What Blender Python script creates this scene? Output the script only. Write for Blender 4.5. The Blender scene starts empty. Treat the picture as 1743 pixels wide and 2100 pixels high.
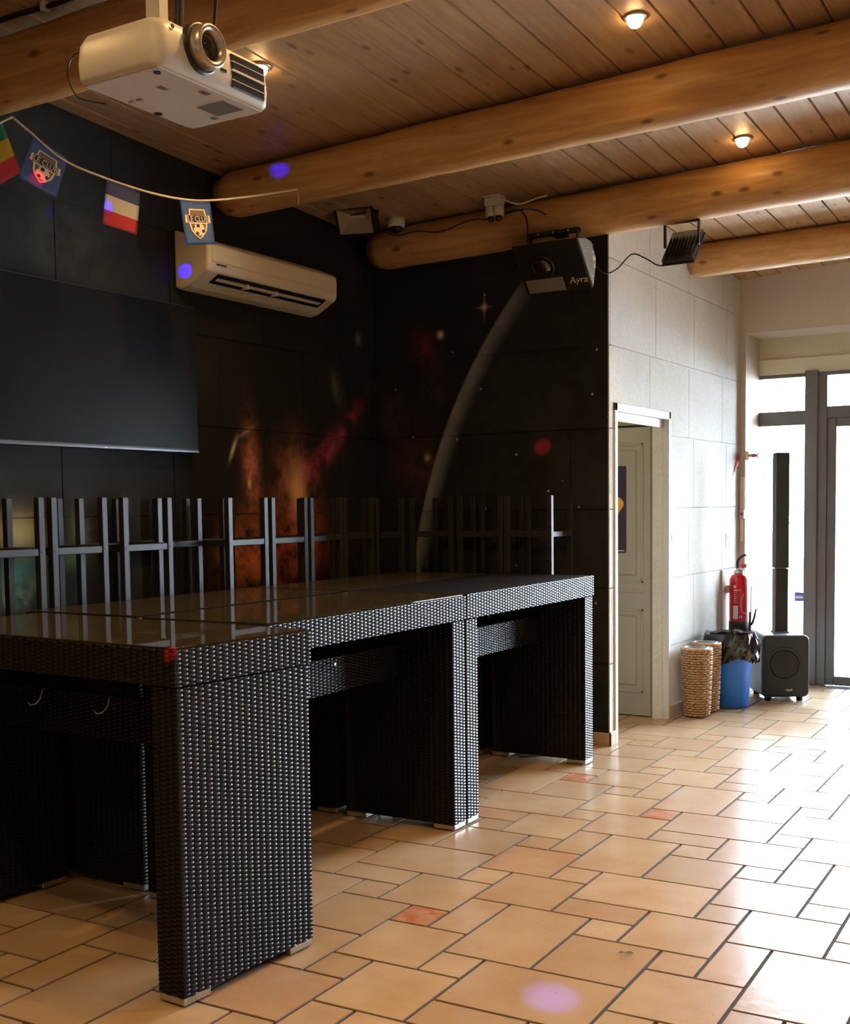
import bpy, bmesh, math, random
from mathutils import Vector, Matrix
random.seed(7)
S = bpy.context.scene
COL = S.collection
PI = math.pi

# ---------------------------------------------------------------- camera
YAW, PITCH, ROLL, EYE, FPX, CYPX = .5482, -.0656, -.0124, 1.5089, 2408.6, 1197.84
cy_, sy_ = math.cos(YAW), math.sin(YAW)
FW = Vector((-sy_*math.cos(PITCH), cy_*math.cos(PITCH), math.sin(PITCH)))
rt_ = Vector((cy_, sy_, 0)); up_ = rt_.cross(FW)
R2 = rt_*math.cos(ROLL)+up_*math.sin(ROLL); U2 = -rt_*math.sin(ROLL)+up_*math.cos(ROLL)
cam = bpy.data.cameras.new('camera'); camo = bpy.data.objects.new('camera', cam); COL.objects.link(camo)
m = Matrix.Identity(4)
for i in range(3):
    m[i][0] = R2[i]; m[i][1] = U2[i]; m[i][2] = -FW[i]
m[2][3] = EYE
camo.matrix_world = m
cam.sensor_fit = 'HORIZONTAL'; cam.sensor_width = 36; cam.lens = FPX/1743*36
cam.shift_y = (CYPX-1050)/1743; cam.clip_start = .05
S.camera = camo

# ---------------------------------------------------------------- world, exposure, lights
S.view_settings.view_transform = 'Standard'; S.view_settings.look = 'None'
S.view_settings.gamma = 1; S.view_settings.use_curve_mapping = False
S.view_settings.exposure = 0.5
W = bpy.data.worlds.new('world'); S.world = W; W.use_nodes = True
bg = W.node_tree.nodes['Background']
bg.inputs[0].default_value = (.70, .85, 1, 1); bg.inputs[1].default_value = 48.0
S.cycles.max_bounces = 7; S.cycles.diffuse_bounces = 4; S.cycles.glossy_bounces = 3
S.cycles.transparent_max_bounces = 12; S.cycles.sample_clamp_indirect = 6
S.cycles.caustics_reflective = False; S.cycles.caustics_refractive = False

def portal(x, y, z, sx, sz):
    l = bpy.data.lights.new('window_portal', 'AREA'); l.shape = 'RECTANGLE'; l.size = sx; l.size_y = sz
    l.cycles.is_portal = True
    o = bpy.data.objects.new('window_portal', l); COL.objects.link(o); o.location = (x, y, z); o.rotation_euler = (-PI/2, 0, 0)
portal(-1.1, 10.12, 1.28, 3.4, 2.6)
sl = bpy.data.lights.new('sun', 'SUN'); sl.energy = 420; sl.color = (1, .97, .92); sl.angle = .01
so = bpy.data.objects.new('sun', sl); COL.objects.link(so); so.rotation_euler = (math.radians(20), 0, math.radians(8))
WARM = (1, .60, .24)
DOWN = 54.0
def downlight(x, y, z, e=DOWN, cone=2.5):
    l = bpy.data.lights.new('spot_bulb', 'SPOT'); l.energy = e; l.color = WARM; l.spot_size = cone; l.spot_blend = 1.0; l.shadow_soft_size = .03
    o = bpy.data.objects.new('spot_bulb', l); COL.objects.link(o); o.location = (x, y, z)

# ---------------------------------------------------------------- node helpers
class N:
    def __init__(s, name):
        s.m = bpy.data.materials.new(name); s.m.use_nodes = True; s.t = s.m.node_tree; s.n = s.t.nodes; s.l = s.t.links
        s.b = s.n['Principled BSDF']
    def put(s, sock, v):
        if isinstance(v, bpy.types.NodeSocket): s.l.new(v, sock)
        elif v is not None: sock.default_value = v
    def math(s, op, a, b=None, c=None, clamp=False):
        n = s.n.new('ShaderNodeMath'); n.operation = op; n.use_clamp = clamp
        s.put(n.inputs[0], a); s.put(n.inputs[1], b)
        if c is not None: s.put(n.inputs[2], c)
        return n.outputs[0]
    def mix(s, f, a, b, mode='MIX'):
        n = s.n.new('ShaderNodeMix'); n.data_type = 'RGBA'; n.blend_type = mode
        s.put(n.inputs[0], f); s.put(n.inputs[6], c4(a)); s.put(n.inputs[7], c4(b)); return n.outputs[2]
    def pos(s, kind='Object'):
        return s.n.new('ShaderNodeTexCoord').outputs[kind]
    def sep(s, v):
        n = s.n.new('ShaderNodeSeparateXYZ'); s.put(n.inputs[0], v); return n.outputs
    def map(s, v, scale=(1, 1, 1), loc=(0, 0, 0)):
        n = s.n.new('ShaderNodeMapping'); s.put(n.inputs[0], v); n.inputs[3].default_value = scale; n.inputs[1].default_value = loc; return n.outputs[0]
    def noise(s, v, scale=5, detail=4, rough=.5, dist=0):
        n = s.n.new('ShaderNodeTexNoise'); s.put(n.inputs['Vector'], v); n.inputs['Scale'].default_value = scale
        n.inputs['Detail'].default_value = detail; n.inputs['Roughness'].default_value = rough; n.inputs['Distortion'].default_value = dist
        return n.outputs[0]
    def voro(s, v, scale=5, feature='F1'):
        n = s.n.new('ShaderNodeTexVoronoi'); n.feature = feature; s.put(n.inputs['Vector'], v); n.inputs['Scale'].default_value = scale
        return n.outputs
    def ramp(s, v, a, b):
        n = s.n.new('ShaderNodeMapRange'); s.put(n.inputs[0], v); n.inputs[1].default_value = a; n.inputs[2].default_value = b
        n.interpolation_type = 'SMOOTHSTEP'; return n.outputs[0]
    def bump(s, h, dist=.002, strength=1):
        n = s.n.new('ShaderNodeBump'); n.inputs['Strength'].default_value = strength; n.inputs['Distance'].default_value = dist
        s.put(n.inputs['Height'], h); s.l.new(n.outputs[0], s.b.inputs['Normal'])
    def attr(s, name):
        n = s.n.new('ShaderNodeAttribute'); n.attribute_name = name; return n.outputs
    def set(s, **k):
        for a, v in k.items():
            nm = dict(color='Base Color', rough='Roughness', metal='Metallic', spec='Specular IOR Level', coat='Coat Weight', coatr='Coat Roughness',
                      em='Emission Color', ems='Emission Strength')[a]
            s.put(s.b.inputs[nm], c4(v) if a in ('color', 'em') else v)
        return s
def c4(v):
    return (*v, 1) if isinstance(v, (tuple, list)) and len(v) == 3 else v
def plain(name, color, rough=.5, metal=0, spec=.5, ems=0, em=None, bumpy=0, scale=80):
    k = N(name); k.set(color=color, rough=rough, metal=metal, spec=spec)
    if ems: k.set(em=em or color, ems=ems)
    p = k.pos(); nz = k.noise(p, scale, 3)
    if not ems:
        k.set(color=k.mix(k.math('MULTIPLY', nz, .35), color, tuple(c*.72 for c in color)))
    if bumpy: k.bump(nz, bumpy)
    return k.m

# ---------------------------------------------------------------- materials
def wood(name, c1, c2, dark, axis, knots=9, rough=.45):
    k = N(name); p = k.pos()
    st = [1, 1, 1]; st[axis] = .07
    t = k.attr('tone')[2]
    off = k.n.new('ShaderNodeVectorMath'); off.operation = 'ADD'; k.put(off.inputs[0], p)
    cmb = k.n.new('ShaderNodeCombineXYZ')
    for i in range(3): k.put(cmb.inputs[i], k.math('MULTIPLY', t, 37.0+11*i))
    k.l.new(cmb.outputs[0], off.inputs[1]); p2 = off.outputs[0]
    g = k.noise(k.map(p2, tuple(st)), 26, 5, .6, .6)
    g2 = k.noise(k.map(p2, tuple(1 if i != axis else .3 for i in range(3))), 5, 3)
    col = k.mix(k.ramp(g, .3, .75), c1, c2)
    col = k.mix(k.math('MULTIPLY', k.ramp(g2, .5, .8), .45), col, dark)
    ks = [1, 1, 1]; ks[axis] = .45
    v = k.voro(k.map(p2, tuple(ks)), knots)
    pick = k.math('GREATER_THAN', k.sep(v[1])[0], .12)
    kn = k.math('MULTIPLY', pick, k.math('SUBTRACT', 1.0, k.ramp(v[0], .06, .19)))
    col = k.mix(k.math('MULTIPLY', kn, .8), col, tuple(c*.45 for c in dark))
    col = k.mix(k.math('MULTIPLY', k.math('SUBTRACT', t, .5), .5), col, tuple(min(1, c*1.25) for c in c2))
    k.set(color=col, rough=rough, spec=.4)
    k.bump(g, .0015)
    return k.m
M = {}
M['board'] = wood('ceiling_pine', (.37, .225, .118), (.48, .32, .18), (.23, .125, .06), 1)
M['log'] = wood('log_pine', (.44, .225, .072), (.62, .37, .15), (.20, .085, .025), 0, 9)

k = N('terracotta_tile'); p = k.pos(); t = k.attr('tone')
col = k.mix(t[2], (.40, .285, .18), (.50, .375, .25))
nz = k.noise(p, 3.2, 5, .6); col = k.mix(k.math('MULTIPLY', k.ramp(nz, .30, .90), .75), col, (.34, .19, .09))
rd = k.attr('red')[2]; col = k.mix(k.math('MULTIPLY', rd, k.ramp(k.noise(p, 14, 4), .2, .7)), col, (.42, .135, .07))
sp = k.voro(p, 60); sp2 = k.math('MULTIPLY', k.math('GREATER_THAN', k.sep(sp[1])[0], .9), k.math('LESS_THAN', sp[0], .14))
col = k.mix(k.math('MULTIPLY', sp2, .7), col, (.12, .07, .04))
k.set(color=col, rough=k.math('MULTIPLY_ADD', nz, .07, .19), spec=.24); k.bump(k.noise(p, 18, 4), .0009); M['tile'] = k.m
M['grout'] = plain('grout', (.030, .028, .029), .9, bumpy=.002, scale=60)

def panel_mat(name, c1, c2):
    k = N(name); p = k.pos(); a = k.noise(p, 55, 6, .75, 1.2); b = k.noise(p, 3, 3)
    col = k.mix(k.ramp(a, .3, .7), c1, c2); col = k.mix(k.math('MULTIPLY', k.ramp(b, .4, .8), .25), col, tuple(c*.8 for c in c1))
    k.set(color=col, rough=.9, spec=.2); k.bump(a, .004); return k.m
M['panel'] = panel_mat('wood_wool_panel', (.58, .565, .52), (.76, .745, .70))
M['plaster'] = plain('cream_plaster', (.56, .50, .42), .85, bumpy=.001)
M['header'] = plain('beige_header_paint', (.60, .525, .45), .85)
M['lintel'] = plain('yellowish_lintel_paint', (.60, .53, .36), .8)
M['lintel2'] = plain('pale_lintel_paint', (.72, .67, .50), .8)
M['lobby'] = plain('lobby_paint', (.62, .56, .40), .8)
M['skirt'] = plain('stone_skirting', (.50, .38, .26), .6)

# galaxy mural: paint on the black panels
def mural(name, hx, blobs, arc=None):
    """hx: 0 = X or 1 = Y is the horizontal coordinate of the wall"""
    k = N(name); g = k.n.new('ShaderNodeNewGeometry').outputs[0]; s = k.sep(g); h, z = s[hx], s[2]
    a = k.noise(g, 55, 6, .75, 1.2)
    col = k.mix(k.ramp(k.noise(g, 1.3, 3), .3, .7), (.0085, .0085, .008), (.015, .015, .0135))
    wob = k.noise(g, 5.5, 5, .6); wob2 = k.ramp(k.noise(g, 7, 6, .65), .32, .68)
    for (bx, bz, sx, sz, rot, c, st, cloud) in blobs:
        dx = k.math('SUBTRACT', h, bx); dz = k.math('SUBTRACT', z, bz)
        cr, sr = math.cos(rot), math.sin(rot)
        u = k.math('ADD', k.math('MULTIPLY', dx, cr/sx), k.math('MULTIPLY', dz, sr/sx))
        v = k.math('ADD', k.math('MULTIPLY', dx, -sr/sz), k.math('MULTIPLY', dz, cr/sz))
        d = k.math('ADD', k.math('MULTIPLY', u, u), k.math('MULTIPLY', v, v))
        f = k.math('MULTIPLY', k.math('POWER', 2.718, k.math('MULTIPLY', d, -1.0)), st)
        if cloud: f = k.math('MULTIPLY', f, wob2)
        col = k.mix(k.math('MINIMUM', f, 1.0), col, c)
    if arc:
        ax, az, r = arc
        dx = k.math('SUBTRACT', h, ax); dz = k.math('SUBTRACT', z, az)
        d = k.math('SUBTRACT', k.math('SQRT', k.math('ADD', k.math('MULTIPLY', dx, dx), k.math('MULTIPLY', dz, dz))), r)
        rim = k.math('MULTIPLY', k.ramp(d, .012, -.008), k.ramp(d, -.14, -.012))
        rim = k.math('MULTIPLY', rim, k.math('MULTIPLY', k.ramp(z, 3.35, 2.5), k.math('ADD', .35, k.math('MULTIPLY', wob, .9))))
        col = k.mix(k.math('MULTIPLY', rim, .62), col, (.40, .45, .45))
        inner = k.ramp(d, .0, -.05); col = k.mix(k.math('MULTIPLY', inner, k.math('MULTIPLY', wob2, .10)), col, (.10, .12, .12))
    v = k.voro(g, 9.0); star = k.math('MULTIPLY', k.math('GREATER_THAN', k.sep(v[1])[0], .62), k.math('LESS_THAN', v[0], .075))
    col = k.mix(k.math('MULTIPLY', star, .8), col, (.5, .47, .36))
    k.set(color=col, rough=.75, spec=.25); k.bump(a, .003); return k.m
OR = (.75, .26, .09)
M['mural_left'] = mural('galaxy_mural_long_wall', 1, [
    (5.90, 1.60, .16, .26, .15, (.85, .28, .17), .9, 1), (5.91, 1.60, .075, .17, .1, (1.0, .58, .30), .85, 0),
    (6.14, 1.82, .06, .20, -.85, (.75, .08, .20), .9, 1), (6.42, 2.02, .05, .26, -.8, (.6, .10, .18), .7, 1),
    (5.46, 1.72, .07, .26, .10, (.8, .27, .18), .85, 1), (5.44, 1.66, .018, .03, 0, (.9, .7, .35), .8, 0),
    (5.30, 1.86, .013, .062, -.45, (.62, .58, .40), .95, 0), (5.42, 1.965, .012, .07, -1.1, (.34, .32, .22), .6, 0),
    (5.42, 1.22, .20, .20, 0, (.9, .28, .12), .8, 1), (5.86, 1.24, .30, .22, 0, (.9, .16, .08), .85, 1),
    (6.34, 2.30, .05, .12, .3, (.38, .34, .26), .35, 1), (6.60, 2.64, .03, .04, 0, (.5, .45, .35), .35, 0),
    (3.74, 1.40, .13, .10, 0, (.52, .46, .22), .85, 0), (3.66, 1.24, .20, .10, .2, (.02, .16, .15), .9, 0), (3.66, 1.12, .22, .09, 0, (.22, .36, .30), .8, 1),
    (4.13, 1.40, .06, .11, 0, (.30, .34, .26), .45, 1), (4.05, 1.28, .10, .05, .0, (.10, .26, .17), .6, 0), (4.43, 1.52, .03, .05, 0, (.34, .34, .16), .35, 0),
    (4.1, 2.86, .35, .25, 0, (.05, .055, .05), .5, 1), (3.9, 2.1, .5, .3, 0, (.03, .035, .035), .5, 1)])
M['mural_back'] = mural('galaxy_mural_end_wall', 0, [
    (-3.676, 2.797, .018, .018, 0, (.85, .7, .5), .9, 0), (-3.676, 2.797, .006, .06, 0, (.6, .48, .3), .7, 0), (-3.676, 2.797, .045, .005, 0, (.6, .48, .3), .6, 0),
    (-4.009, 2.647, .022, .022, 0, (.85, .78, .6), .9, 0), (-4.13, 2.56, .10, .13, .3, (.20, .03, .03), .75, 1),
    (-4.12, 1.84, .022, .025, 0, (.6, .52, .3), .7, 0), (-4.2, 1.80, .16, .20, .4, (.16, .04, .05), .6, 1), (-4.4, 2.2, .12, .2, .2, (.10, .06, .06), .5, 1),
    (-4.08, 2.25, .09, .16, -.2, (.10, .08, .07), .5, 1)], (-.771, .622, 3.499))

k = N('black_wicker_strand'); p = k.pos()
k.set(color=k.mix(k.noise(p, 30, 2), (.006, .0055, .0065), (.012, .0105, .011)), rough=.36, spec=.33); M['strand'] = k.m
M['weave'] = plain('wicker_backing', (.006, .005, .006), .8, 0, .15)
k = N('willow_weave'); s = k.sep(k.pos('UV')); u = k.math('MULTIPLY', s[0], 26.0); v = k.math('MULTIPLY', s[1], 44.0)
k.set(color=k.mix(k.noise(k.pos(), 60, 4, .7), (.20, .095, .035), (.62, .40, .19)), rough=.6); k.bump(k.noise(k.pos(), 120, 3), .002); M['willow'] = k.m

def thin_glass(name, tint=(1, 1, 1), ior=1.45, rough=0.0):
    k = N(name); k.n.remove(k.b)
    tr = k.n.new('ShaderNodeBsdfTransparent'); tr.inputs[0].default_value = c4(tint)
    gl = k.n.new('ShaderNodeBsdfGlossy'); gl.inputs['Roughness'].default_value = rough
    fr = k.n.new('ShaderNodeFresnel'); fr.inputs[0].default_value = ior
    mx = k.n.new('ShaderNodeMixShader'); k.l.new(fr.outputs[0], mx.inputs[0]); k.l.new(tr.outputs[0], mx.inputs[1]); k.l.new(gl.outputs[0], mx.inputs[2])
    k.l.new(mx.outputs[0], k.n['Material Output'].inputs[0]); return k.m
M['pane'] = thin_glass('window_glass')
M['tabletop_glass'] = thin_glass('tabletop_glass', (.62, .58, .48), 1.6, .02)
_t = M['tabletop_glass'].node_tree; _o = _t.nodes['Material Output']; _s = _o.inputs[0].links[0].from_socket
_d = _t.nodes.new('ShaderNodeBsdfDiffuse'); _d.inputs[0].default_value = (.095, .083, .055, 1)
_mx = _t.nodes.new('ShaderNodeMixShader'); _mx.inputs[0].default_value = .22
_t.links.new(_s, _mx.inputs[1]); _t.links.new(_d.outputs[0], _mx.inputs[2]); _t.links.new(_mx.outputs[0], _o.inputs[0])
M['alu'] = plain('anthracite_aluminium', (.125, .12, .113), .45, 0, .5)
M['steel'] = plain('brushed_steel', (.62, .60, .56), .35, .9)
M['blackmetal'] = plain('black_powder_coat', (.020, .020, .020), .45, .0, .40)
M['seat'] = plain('dark_seat_wood', (.05, .03, .02), .5)
M['black'] = plain('black_plastic', (.012, .012, .013), .42)
M['blackgloss'] = plain('glossy_black', (.008, .008, .009), .12)
M['screen'] = plain('tv_screen', (.010, .0105, .011), .30, 0, .05)
M['bezel'] = plain('tv_bezel', (.10, .10, .11), .3, .6)
M['white'] = plain('white_plastic', (.70, .68, .63), .4)
M['ivory'] = plain('ivory_plastic', (.78, .70, .53), .4)
M['projgrey'] = plain('grey_white_plastic', (.62, .59, .56), .45)
M['silver'] = plain('silver_ring', (.55, .50, .42), .3, .8)
M['lens'] = plain('lens_glass', (.02, .012, .012), .04, 0, .9)
M['whitetrim'] = plain('white_gloss_trim', (.58, .59, .60), .4)
M['doorpaint'] = plain('pale_grey_door_paint', (.34, .325, .27), .55)
M['doorpaint_shaded'] = plain('shaded_door_paint', (.23, .215, .175), .55)  # same paint as the door, darkened to stand for weak light on the casing
M['red'] = plain('red_enamel', (.55, .012, .015), .25)
M['redcloth'] = plain('red_cloth', (.62, .03, .03), .7)
M['labelwhite'] = plain('label_white', (.75, .73, .72), .5)
M['blue'] = plain('blue_plastic', (.02, .20, .85), .4)
M['bag'] = plain('black_bin_bag', (.012, .012, .012), .22, 0, .6)
M['grille'] = plain('speaker_grille', (.034, .038, .042), .6, 0, .3, bumpy=.001, scale=300)
M['cab'] = plain('grey_cabinet_plastic', (.20, .25, .28), .45)
M['rubber'] = plain('dark_rubber', (.015, .015, .015), .7)
M['cord'] = plain('cream_cord', (.55, .45, .30), .8)
M['f_blue'] = plain('flag_blue', (.085, .16, .36), .8)
M['f_navy'] = plain('flag_navy', (.07, .075, .16), .8)
M['f_white'] = plain('flag_white', (.72, .66, .55), .8)
M['f_red'] = plain('flag_red', (.58, .03, .025), .8)
M['f_green'] = plain('flag_green', (.02, .20, .07), .8)
M['f_yellow'] = plain('flag_yellow', (.75, .48, .02), .8)
M['b_cream'] = plain('badge_cream', (.62, .52, .36), .8)
M['b_brown'] = plain('badge_brown', (.14, .075, .035), .8)
M['b_dark'] = plain('badge_dark', (.02, .016, .025), .8)
M['purple'] = plain('poster_purple', (.03, .016, .045), .45)
M['p_yellow'] = plain('poster_yellow', (.75, .38, .03), .5)
M['p_pink'] = plain('poster_mauve', (.35, .16, .26), .5)
M['bulb'] = plain('lit_bulb', (1, .75, .4), .5, ems=30, em=(1, .62, .26))
M['reflector'] = plain('lamp_reflector', (.95, .90, .78), .4, 0)
M['glassdark'] = thin_glass('lamp_front_glass', (1, 1, .98))
M['ext_ground'] = plain('pale_pavement', (.6, .58, .55), .9)
M['liner'] = plain('zinc_liner', (.45, .48, .47), .35, .7)
M['signblue'] = plain('sign_blue', (.06, .12, .48), .5)
M['leafdry'] = plain('dry_leaf', (.45, .34, .20), .8)
M['greyfins'] = plain('grey_side_metal', (.24, .23, .20), .5, .2)

# ---------------------------------------------------------------- mesh helpers
def BM(): return bmesh.new()
def box(bm, x0, x1, y0, y1, z0, z1, bev=0, mi=0, seg=1):
    vs = [bm.verts.new((x, y, z)) for x in (x0, x1) for y in (y0, y1) for z in (z0, z1)]
    fs = []
    for q in ((0, 1, 3, 2), (4, 6, 7, 5), (0, 4, 5, 1), (2, 3, 7, 6), (0, 2, 6, 4), (1, 5, 7, 3)):
        f = bm.faces.new([vs[i] for i in q]); f.material_index = mi; fs.append(f)
    if bev:
        es = list({e for f in fs for e in f.edges})
        r = bmesh.ops.bevel(bm, geom=es, offset=bev, segments=seg, profile=.5, affect='EDGES')
        for f in r['faces']: f.material_index = mi
    return vs
def poly_prism(bm, pts, axis, a, b, mi=0):
    """pts: 2-D outline; extruded along axis from a to b. axis 0: (y,z); 1: (x,z); 2: (x,y)"""
    def P(p, t):
        return ((t, p[0], p[1]), (p[0], t, p[1]), (p[0], p[1], t))[axis]
    A = [bm.verts.new(P(p, a)) for p in pts]; B = [bm.verts.new(P(p, b)) for p in pts]
    n = len(pts)
    fs = [bm.faces.new(A), bm.faces.new(B[::-1])]
    for i in range(n): fs.append(bm.faces.new([A[i], B[i], B[(i+1) % n], A[(i+1) % n]]))
    for f in fs: f.material_index = mi
    return fs
def lathe(bm, prof, cx=0, cy=0, n=32, mi=0, capb=True, capt=True, smooth=True):
    rings = []
    for r, z in prof:
        rings.append([bm.verts.new((cx+r*math.cos(2*PI*i/n), cy+r*math.sin(2*PI*i/n), z)) for i in range(n)])
    for a, b in zip(rings, rings[1:]):
        for i in range(n):
            f = bm.faces.new([a[i], a[(i+1) % n], b[(i+1) % n], b[i]]); f.smooth = smooth; f.material_index = mi
    if capb: bm.faces.new(rings[0][::-1]).material_index = mi
    if capt: bm.faces.new(rings[-1]).material_index = mi
    return rings
def tube(bm, pts, r, n=8, mi=0, cap=True):
    pts = [Vector(p) for p in pts]; rings = []
    for i, p in enumerate(pts):
        t = (pts[min(i+1, len(pts)-1)]-pts[max(i-1, 0)]).normalized()
        a = t.cross(Vector((0, 0, 1)))
        if a.length < 1e-3: a = t.cross(Vector((1, 0, 0)))
        a.normalize(); b = t.cross(a)
        rr = r[i] if isinstance(r, (list, tuple)) else r
        rings.append([bm.verts.new(p+rr*(a*math.cos(2*PI*j/n)+b*math.sin(2*PI*j/n))) for j in range(n)])
    for A, B in zip(rings, rings[1:]):
        for j in range(n):
            f = bm.faces.new([A[j], A[(j+1) % n], B[(j+1) % n], B[j]]); f.smooth = True; f.material_index = mi
    if cap:
        bm.faces.new(rings[0][::-1]).material_index = mi; bm.faces.new(rings[-1]).material_index = mi
def spline(pts, n=10):
    out = []; P = [Vector(p) for p in pts]; P = [P[0]*2-P[1]]+P+[P[-1]*2-P[-2]]
    for i in range(1, len(P)-2):
        for j in range(n):
            t = j/n
            out.append(.5*((2*P[i])+(P[i+1]-P[i-1])*t+(2*P[i-1]-5*P[i]+4*P[i+1]-P[i+2])*t*t+(3*P[i]-P[i-1]-3*P[i+1]+P[i+2])*t**3))
    out.append(P[-2]); return out
def xf(bm, mat, verts=None):
    bmesh.ops.transform(bm, matrix=mat, verts=verts or bm.verts[:])
def disc(bm, c, n_, r, seg=20, mi=0, th=.002):
    """thin solid disc at c facing n_"""
    n_ = Vector(n_).normalized(); a = n_.cross(Vector((0, 0, 1)))
    if a.length < 1e-3: a = Vector((1, 0, 0))
    a.normalize(); b = n_.cross(a); c = Vector(c)
    A = [bm.verts.new(c+r*(a*math.cos(2*PI*i/seg)+b*math.sin(2*PI*i/seg))) for i in range(seg)]
    B = [bm.verts.new(v.co-n_*th) for v in A]
    bm.faces.new(A).material_index = mi; bm.faces.new(B[::-1]).material_index = mi
    for i in range(seg): bm.faces.new([A[i], B[i], B[(i+1) % seg], A[(i+1) % seg]]).material_index = mi
def uvbox(bm):
    uv = bm.loops.layers.uv.verify()
    for f in bm.faces:
        n = f.normal; a = max(range(3), key=lambda i: abs(n[i]))
        for l in f.loops:
            c = l.vert.co
            l[uv].uv = ((c.y, c.z), (c.x, c.z), (c.y, c.x))[a]
def obj(name, bm, mat, parent=None, local=False, uv=False, bevmod=0):
    """parent given and local False: mesh coordinates are world, moved into the parent's frame"""
    bmesh.ops.recalc_face_normals(bm, faces=bm.faces[:])
    if parent is not None and not local:
        xf(bm, parent.matrix_basis.inverted())
    if uv: bm.normal_update(); uvbox(bm)
    me = bpy.data.meshes.new(name); bm.to_mesh(me); bm.free()
    for mm in (mat if isinstance(mat, (list, tuple)) else [mat]): me.materials.append(mm)
    o = bpy.data.objects.new(name, me); COL.objects.link(o)
    if parent is not None: o.parent = parent
    if bevmod:
        b = o.modifiers.new('soft_edges', 'BEVEL'); b.width = bevmod; b.segments = 2; b.limit_method = 'ANGLE'
    return o
def sub(name, bm, mat, parent, **kw):
    """sub-part under a part whose own matrix is identity under its thing"""
    root = parent.parent
    if not kw.pop('local', False): xf(bm, root.matrix_basis.inverted())
    o = obj(name, bm, mat, None, **kw); o.parent = parent; return o
CW, CH = .0285, .0146
def woven(name, x0, x1, y0, y1, z0, z1, parent, top=False, bottom=False, skip=()):
    """box covered with real woven strands: every second column is shifted by half a row"""
    V, F, MI = [], [], []
    d = .0035
    c = [(x, y, z) for x in (x0+d, x1-d) for y in (y0+d, y1-d) for z in (z0+(d if bottom else 0), z1-(d if top else 0))]
    V += c
    for q in ((0, 1, 3, 2), (4, 6, 7, 5), (0, 4, 5, 1), (2, 3, 7, 6), (0, 2, 6, 4), (1, 5, 7, 3)): F.append(q); MI.append(0)
    sides = []
    if 'x+' not in skip: sides.append(((x1-d, y0, z0), (0, 1, 0), (0, 0, 1), (1, 0, 0), y1-y0, z1-z0))
    if 'x-' not in skip: sides.append(((x0+d, y0, z0), (0, 1, 0), (0, 0, 1), (-1, 0, 0), y1-y0, z1-z0))
    if 'y-' not in skip: sides.append(((x0, y0+d, z0), (1, 0, 0), (0, 0, 1), (0, -1, 0), x1-x0, z1-z0))
    if 'y+' not in skip: sides.append(((x0, y1-d, z0), (1, 0, 0), (0, 0, 1), (0, 1, 0), x1-x0, z1-z0))
    if top: sides.append(((x0, y0, z1-d), (0, 1, 0), (1, 0, 0), (0, 0, 1), y1-y0, x1-x0))
    for o, ud, vd, nd, w, h in sides:
        nc = max(1, round(w/CW)); cw = w/nc; nr = max(1, round(h/CH)); ch = h/nr
        us = (.05, .22, .78, .95); vs = (.13, .36, .64, .87); hs = (0, 1, 1, 0)
        flip = Vector(ud).cross(Vector(vd)).dot(Vector(nd)) < 0
        for i in range(nc):
            for j in range(nr+(i % 2)):
                vv = (j-.5*(i % 2))
                b0 = len(V)
                for b in range(4):
                    t = min(max((vv+vs[b])*ch, 0), h)
                    for a in range(4):
                        u = (i+us[a])*cw; e = d*min(1, (.25+.75*hs[a])*(.15+.85*hs[b]))
                        V.append(tuple(o[q]+ud[q]*u+vd[q]*t+nd[q]*e for q in range(3)))
                for b in range(3):
                    for a in range(3):
                        q = (b0+b*4+a, b0+b*4+a+1, b0+b*4+a+5, b0+b*4+a+4)
                        F.append(q[::-1] if flip else q); MI.append(1)
    me = bpy.data.meshes.new(name); me.from_pydata(V, [], F)
    me.materials.append(M['weave']); me.materials.append(M['strand'])
    me.polygons.foreach_set('material_index', MI); me.polygons.foreach_set('use_smooth', [m == 1 for m in MI]); me.update()
    o = bpy.data.objects.new(name, me); COL.objects.link(o); o.parent = parent; return o
def tag(o, label, cat, group=None):
    o['label'] = label; o['category'] = cat
    if group: o['group'] = group
    return o
def thing(name, label, cat, loc=(0, 0, 0), rot=(0, 0, 0), group=None):
    o = bpy.data.objects.new(name, None); COL.objects.link(o); o.location = loc; o.rotation_euler = rot; o.empty_display_size = .1
    o.matrix_basis = Matrix.LocRotScale(Vector(loc), __import__('mathutils').Euler(rot), None)
    return tag(o, label, cat, group)
def struct(name, bm, mat, parent=None, **kw):
    o = obj(name, bm, mat, parent, **kw)
    if parent is None: o['kind'] = 'structure'
    return o
def dup(root, loc, rot, label, group=None):
    r = root.copy(); COL.objects.link(r); r.matrix_basis = Matrix.LocRotScale(Vector(loc), __import__('mathutils').Euler(rot), None); r['label'] = label
    if group: r['group'] = group
    for ch in list(root.children):
        c = ch.copy(); COL.objects.link(c); c.parent = r
        for g in list(ch.children):
            d = g.copy(); COL.objects.link(d); d.parent = c
    return r
def ceil_z(x, y): return 3.465+.0617*(x+4.535)-.0504*(y-4.061)
def text_bm(s, size, ext=.001, shear=0):
    cu = bpy.data.curves.new('lettering', 'FONT'); cu.body = s; cu.size = size; cu.extrude = ext; cu.align_x = 'CENTER'; cu.align_y = 'CENTER'; cu.shear = shear
    cu.resolution_u = 2
    to = bpy.data.objects.new('lettering', cu); COL.objects.link(to)
    dg = bpy.context.evaluated_depsgraph_get(); me = bpy.data.meshes.new_from_object(to.evaluated_get(dg))
    bm = bmesh.new(); bm.from_mesh(me); bpy.data.objects.remove(to); bpy.data.meshes.remove(me); bpy.data.curves.remove(cu)
    return bm
def merge(dst, src, mi=0):
    me = bpy.data.meshes.new('tmp'); src.to_mesh(me); src.free(); n0 = len(dst.faces); dst.from_mesh(me); bpy.data.meshes.remove(me)
    dst.faces.ensure_lookup_table()
    for f in dst.faces[n0:]: f.material_index = mi

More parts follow.
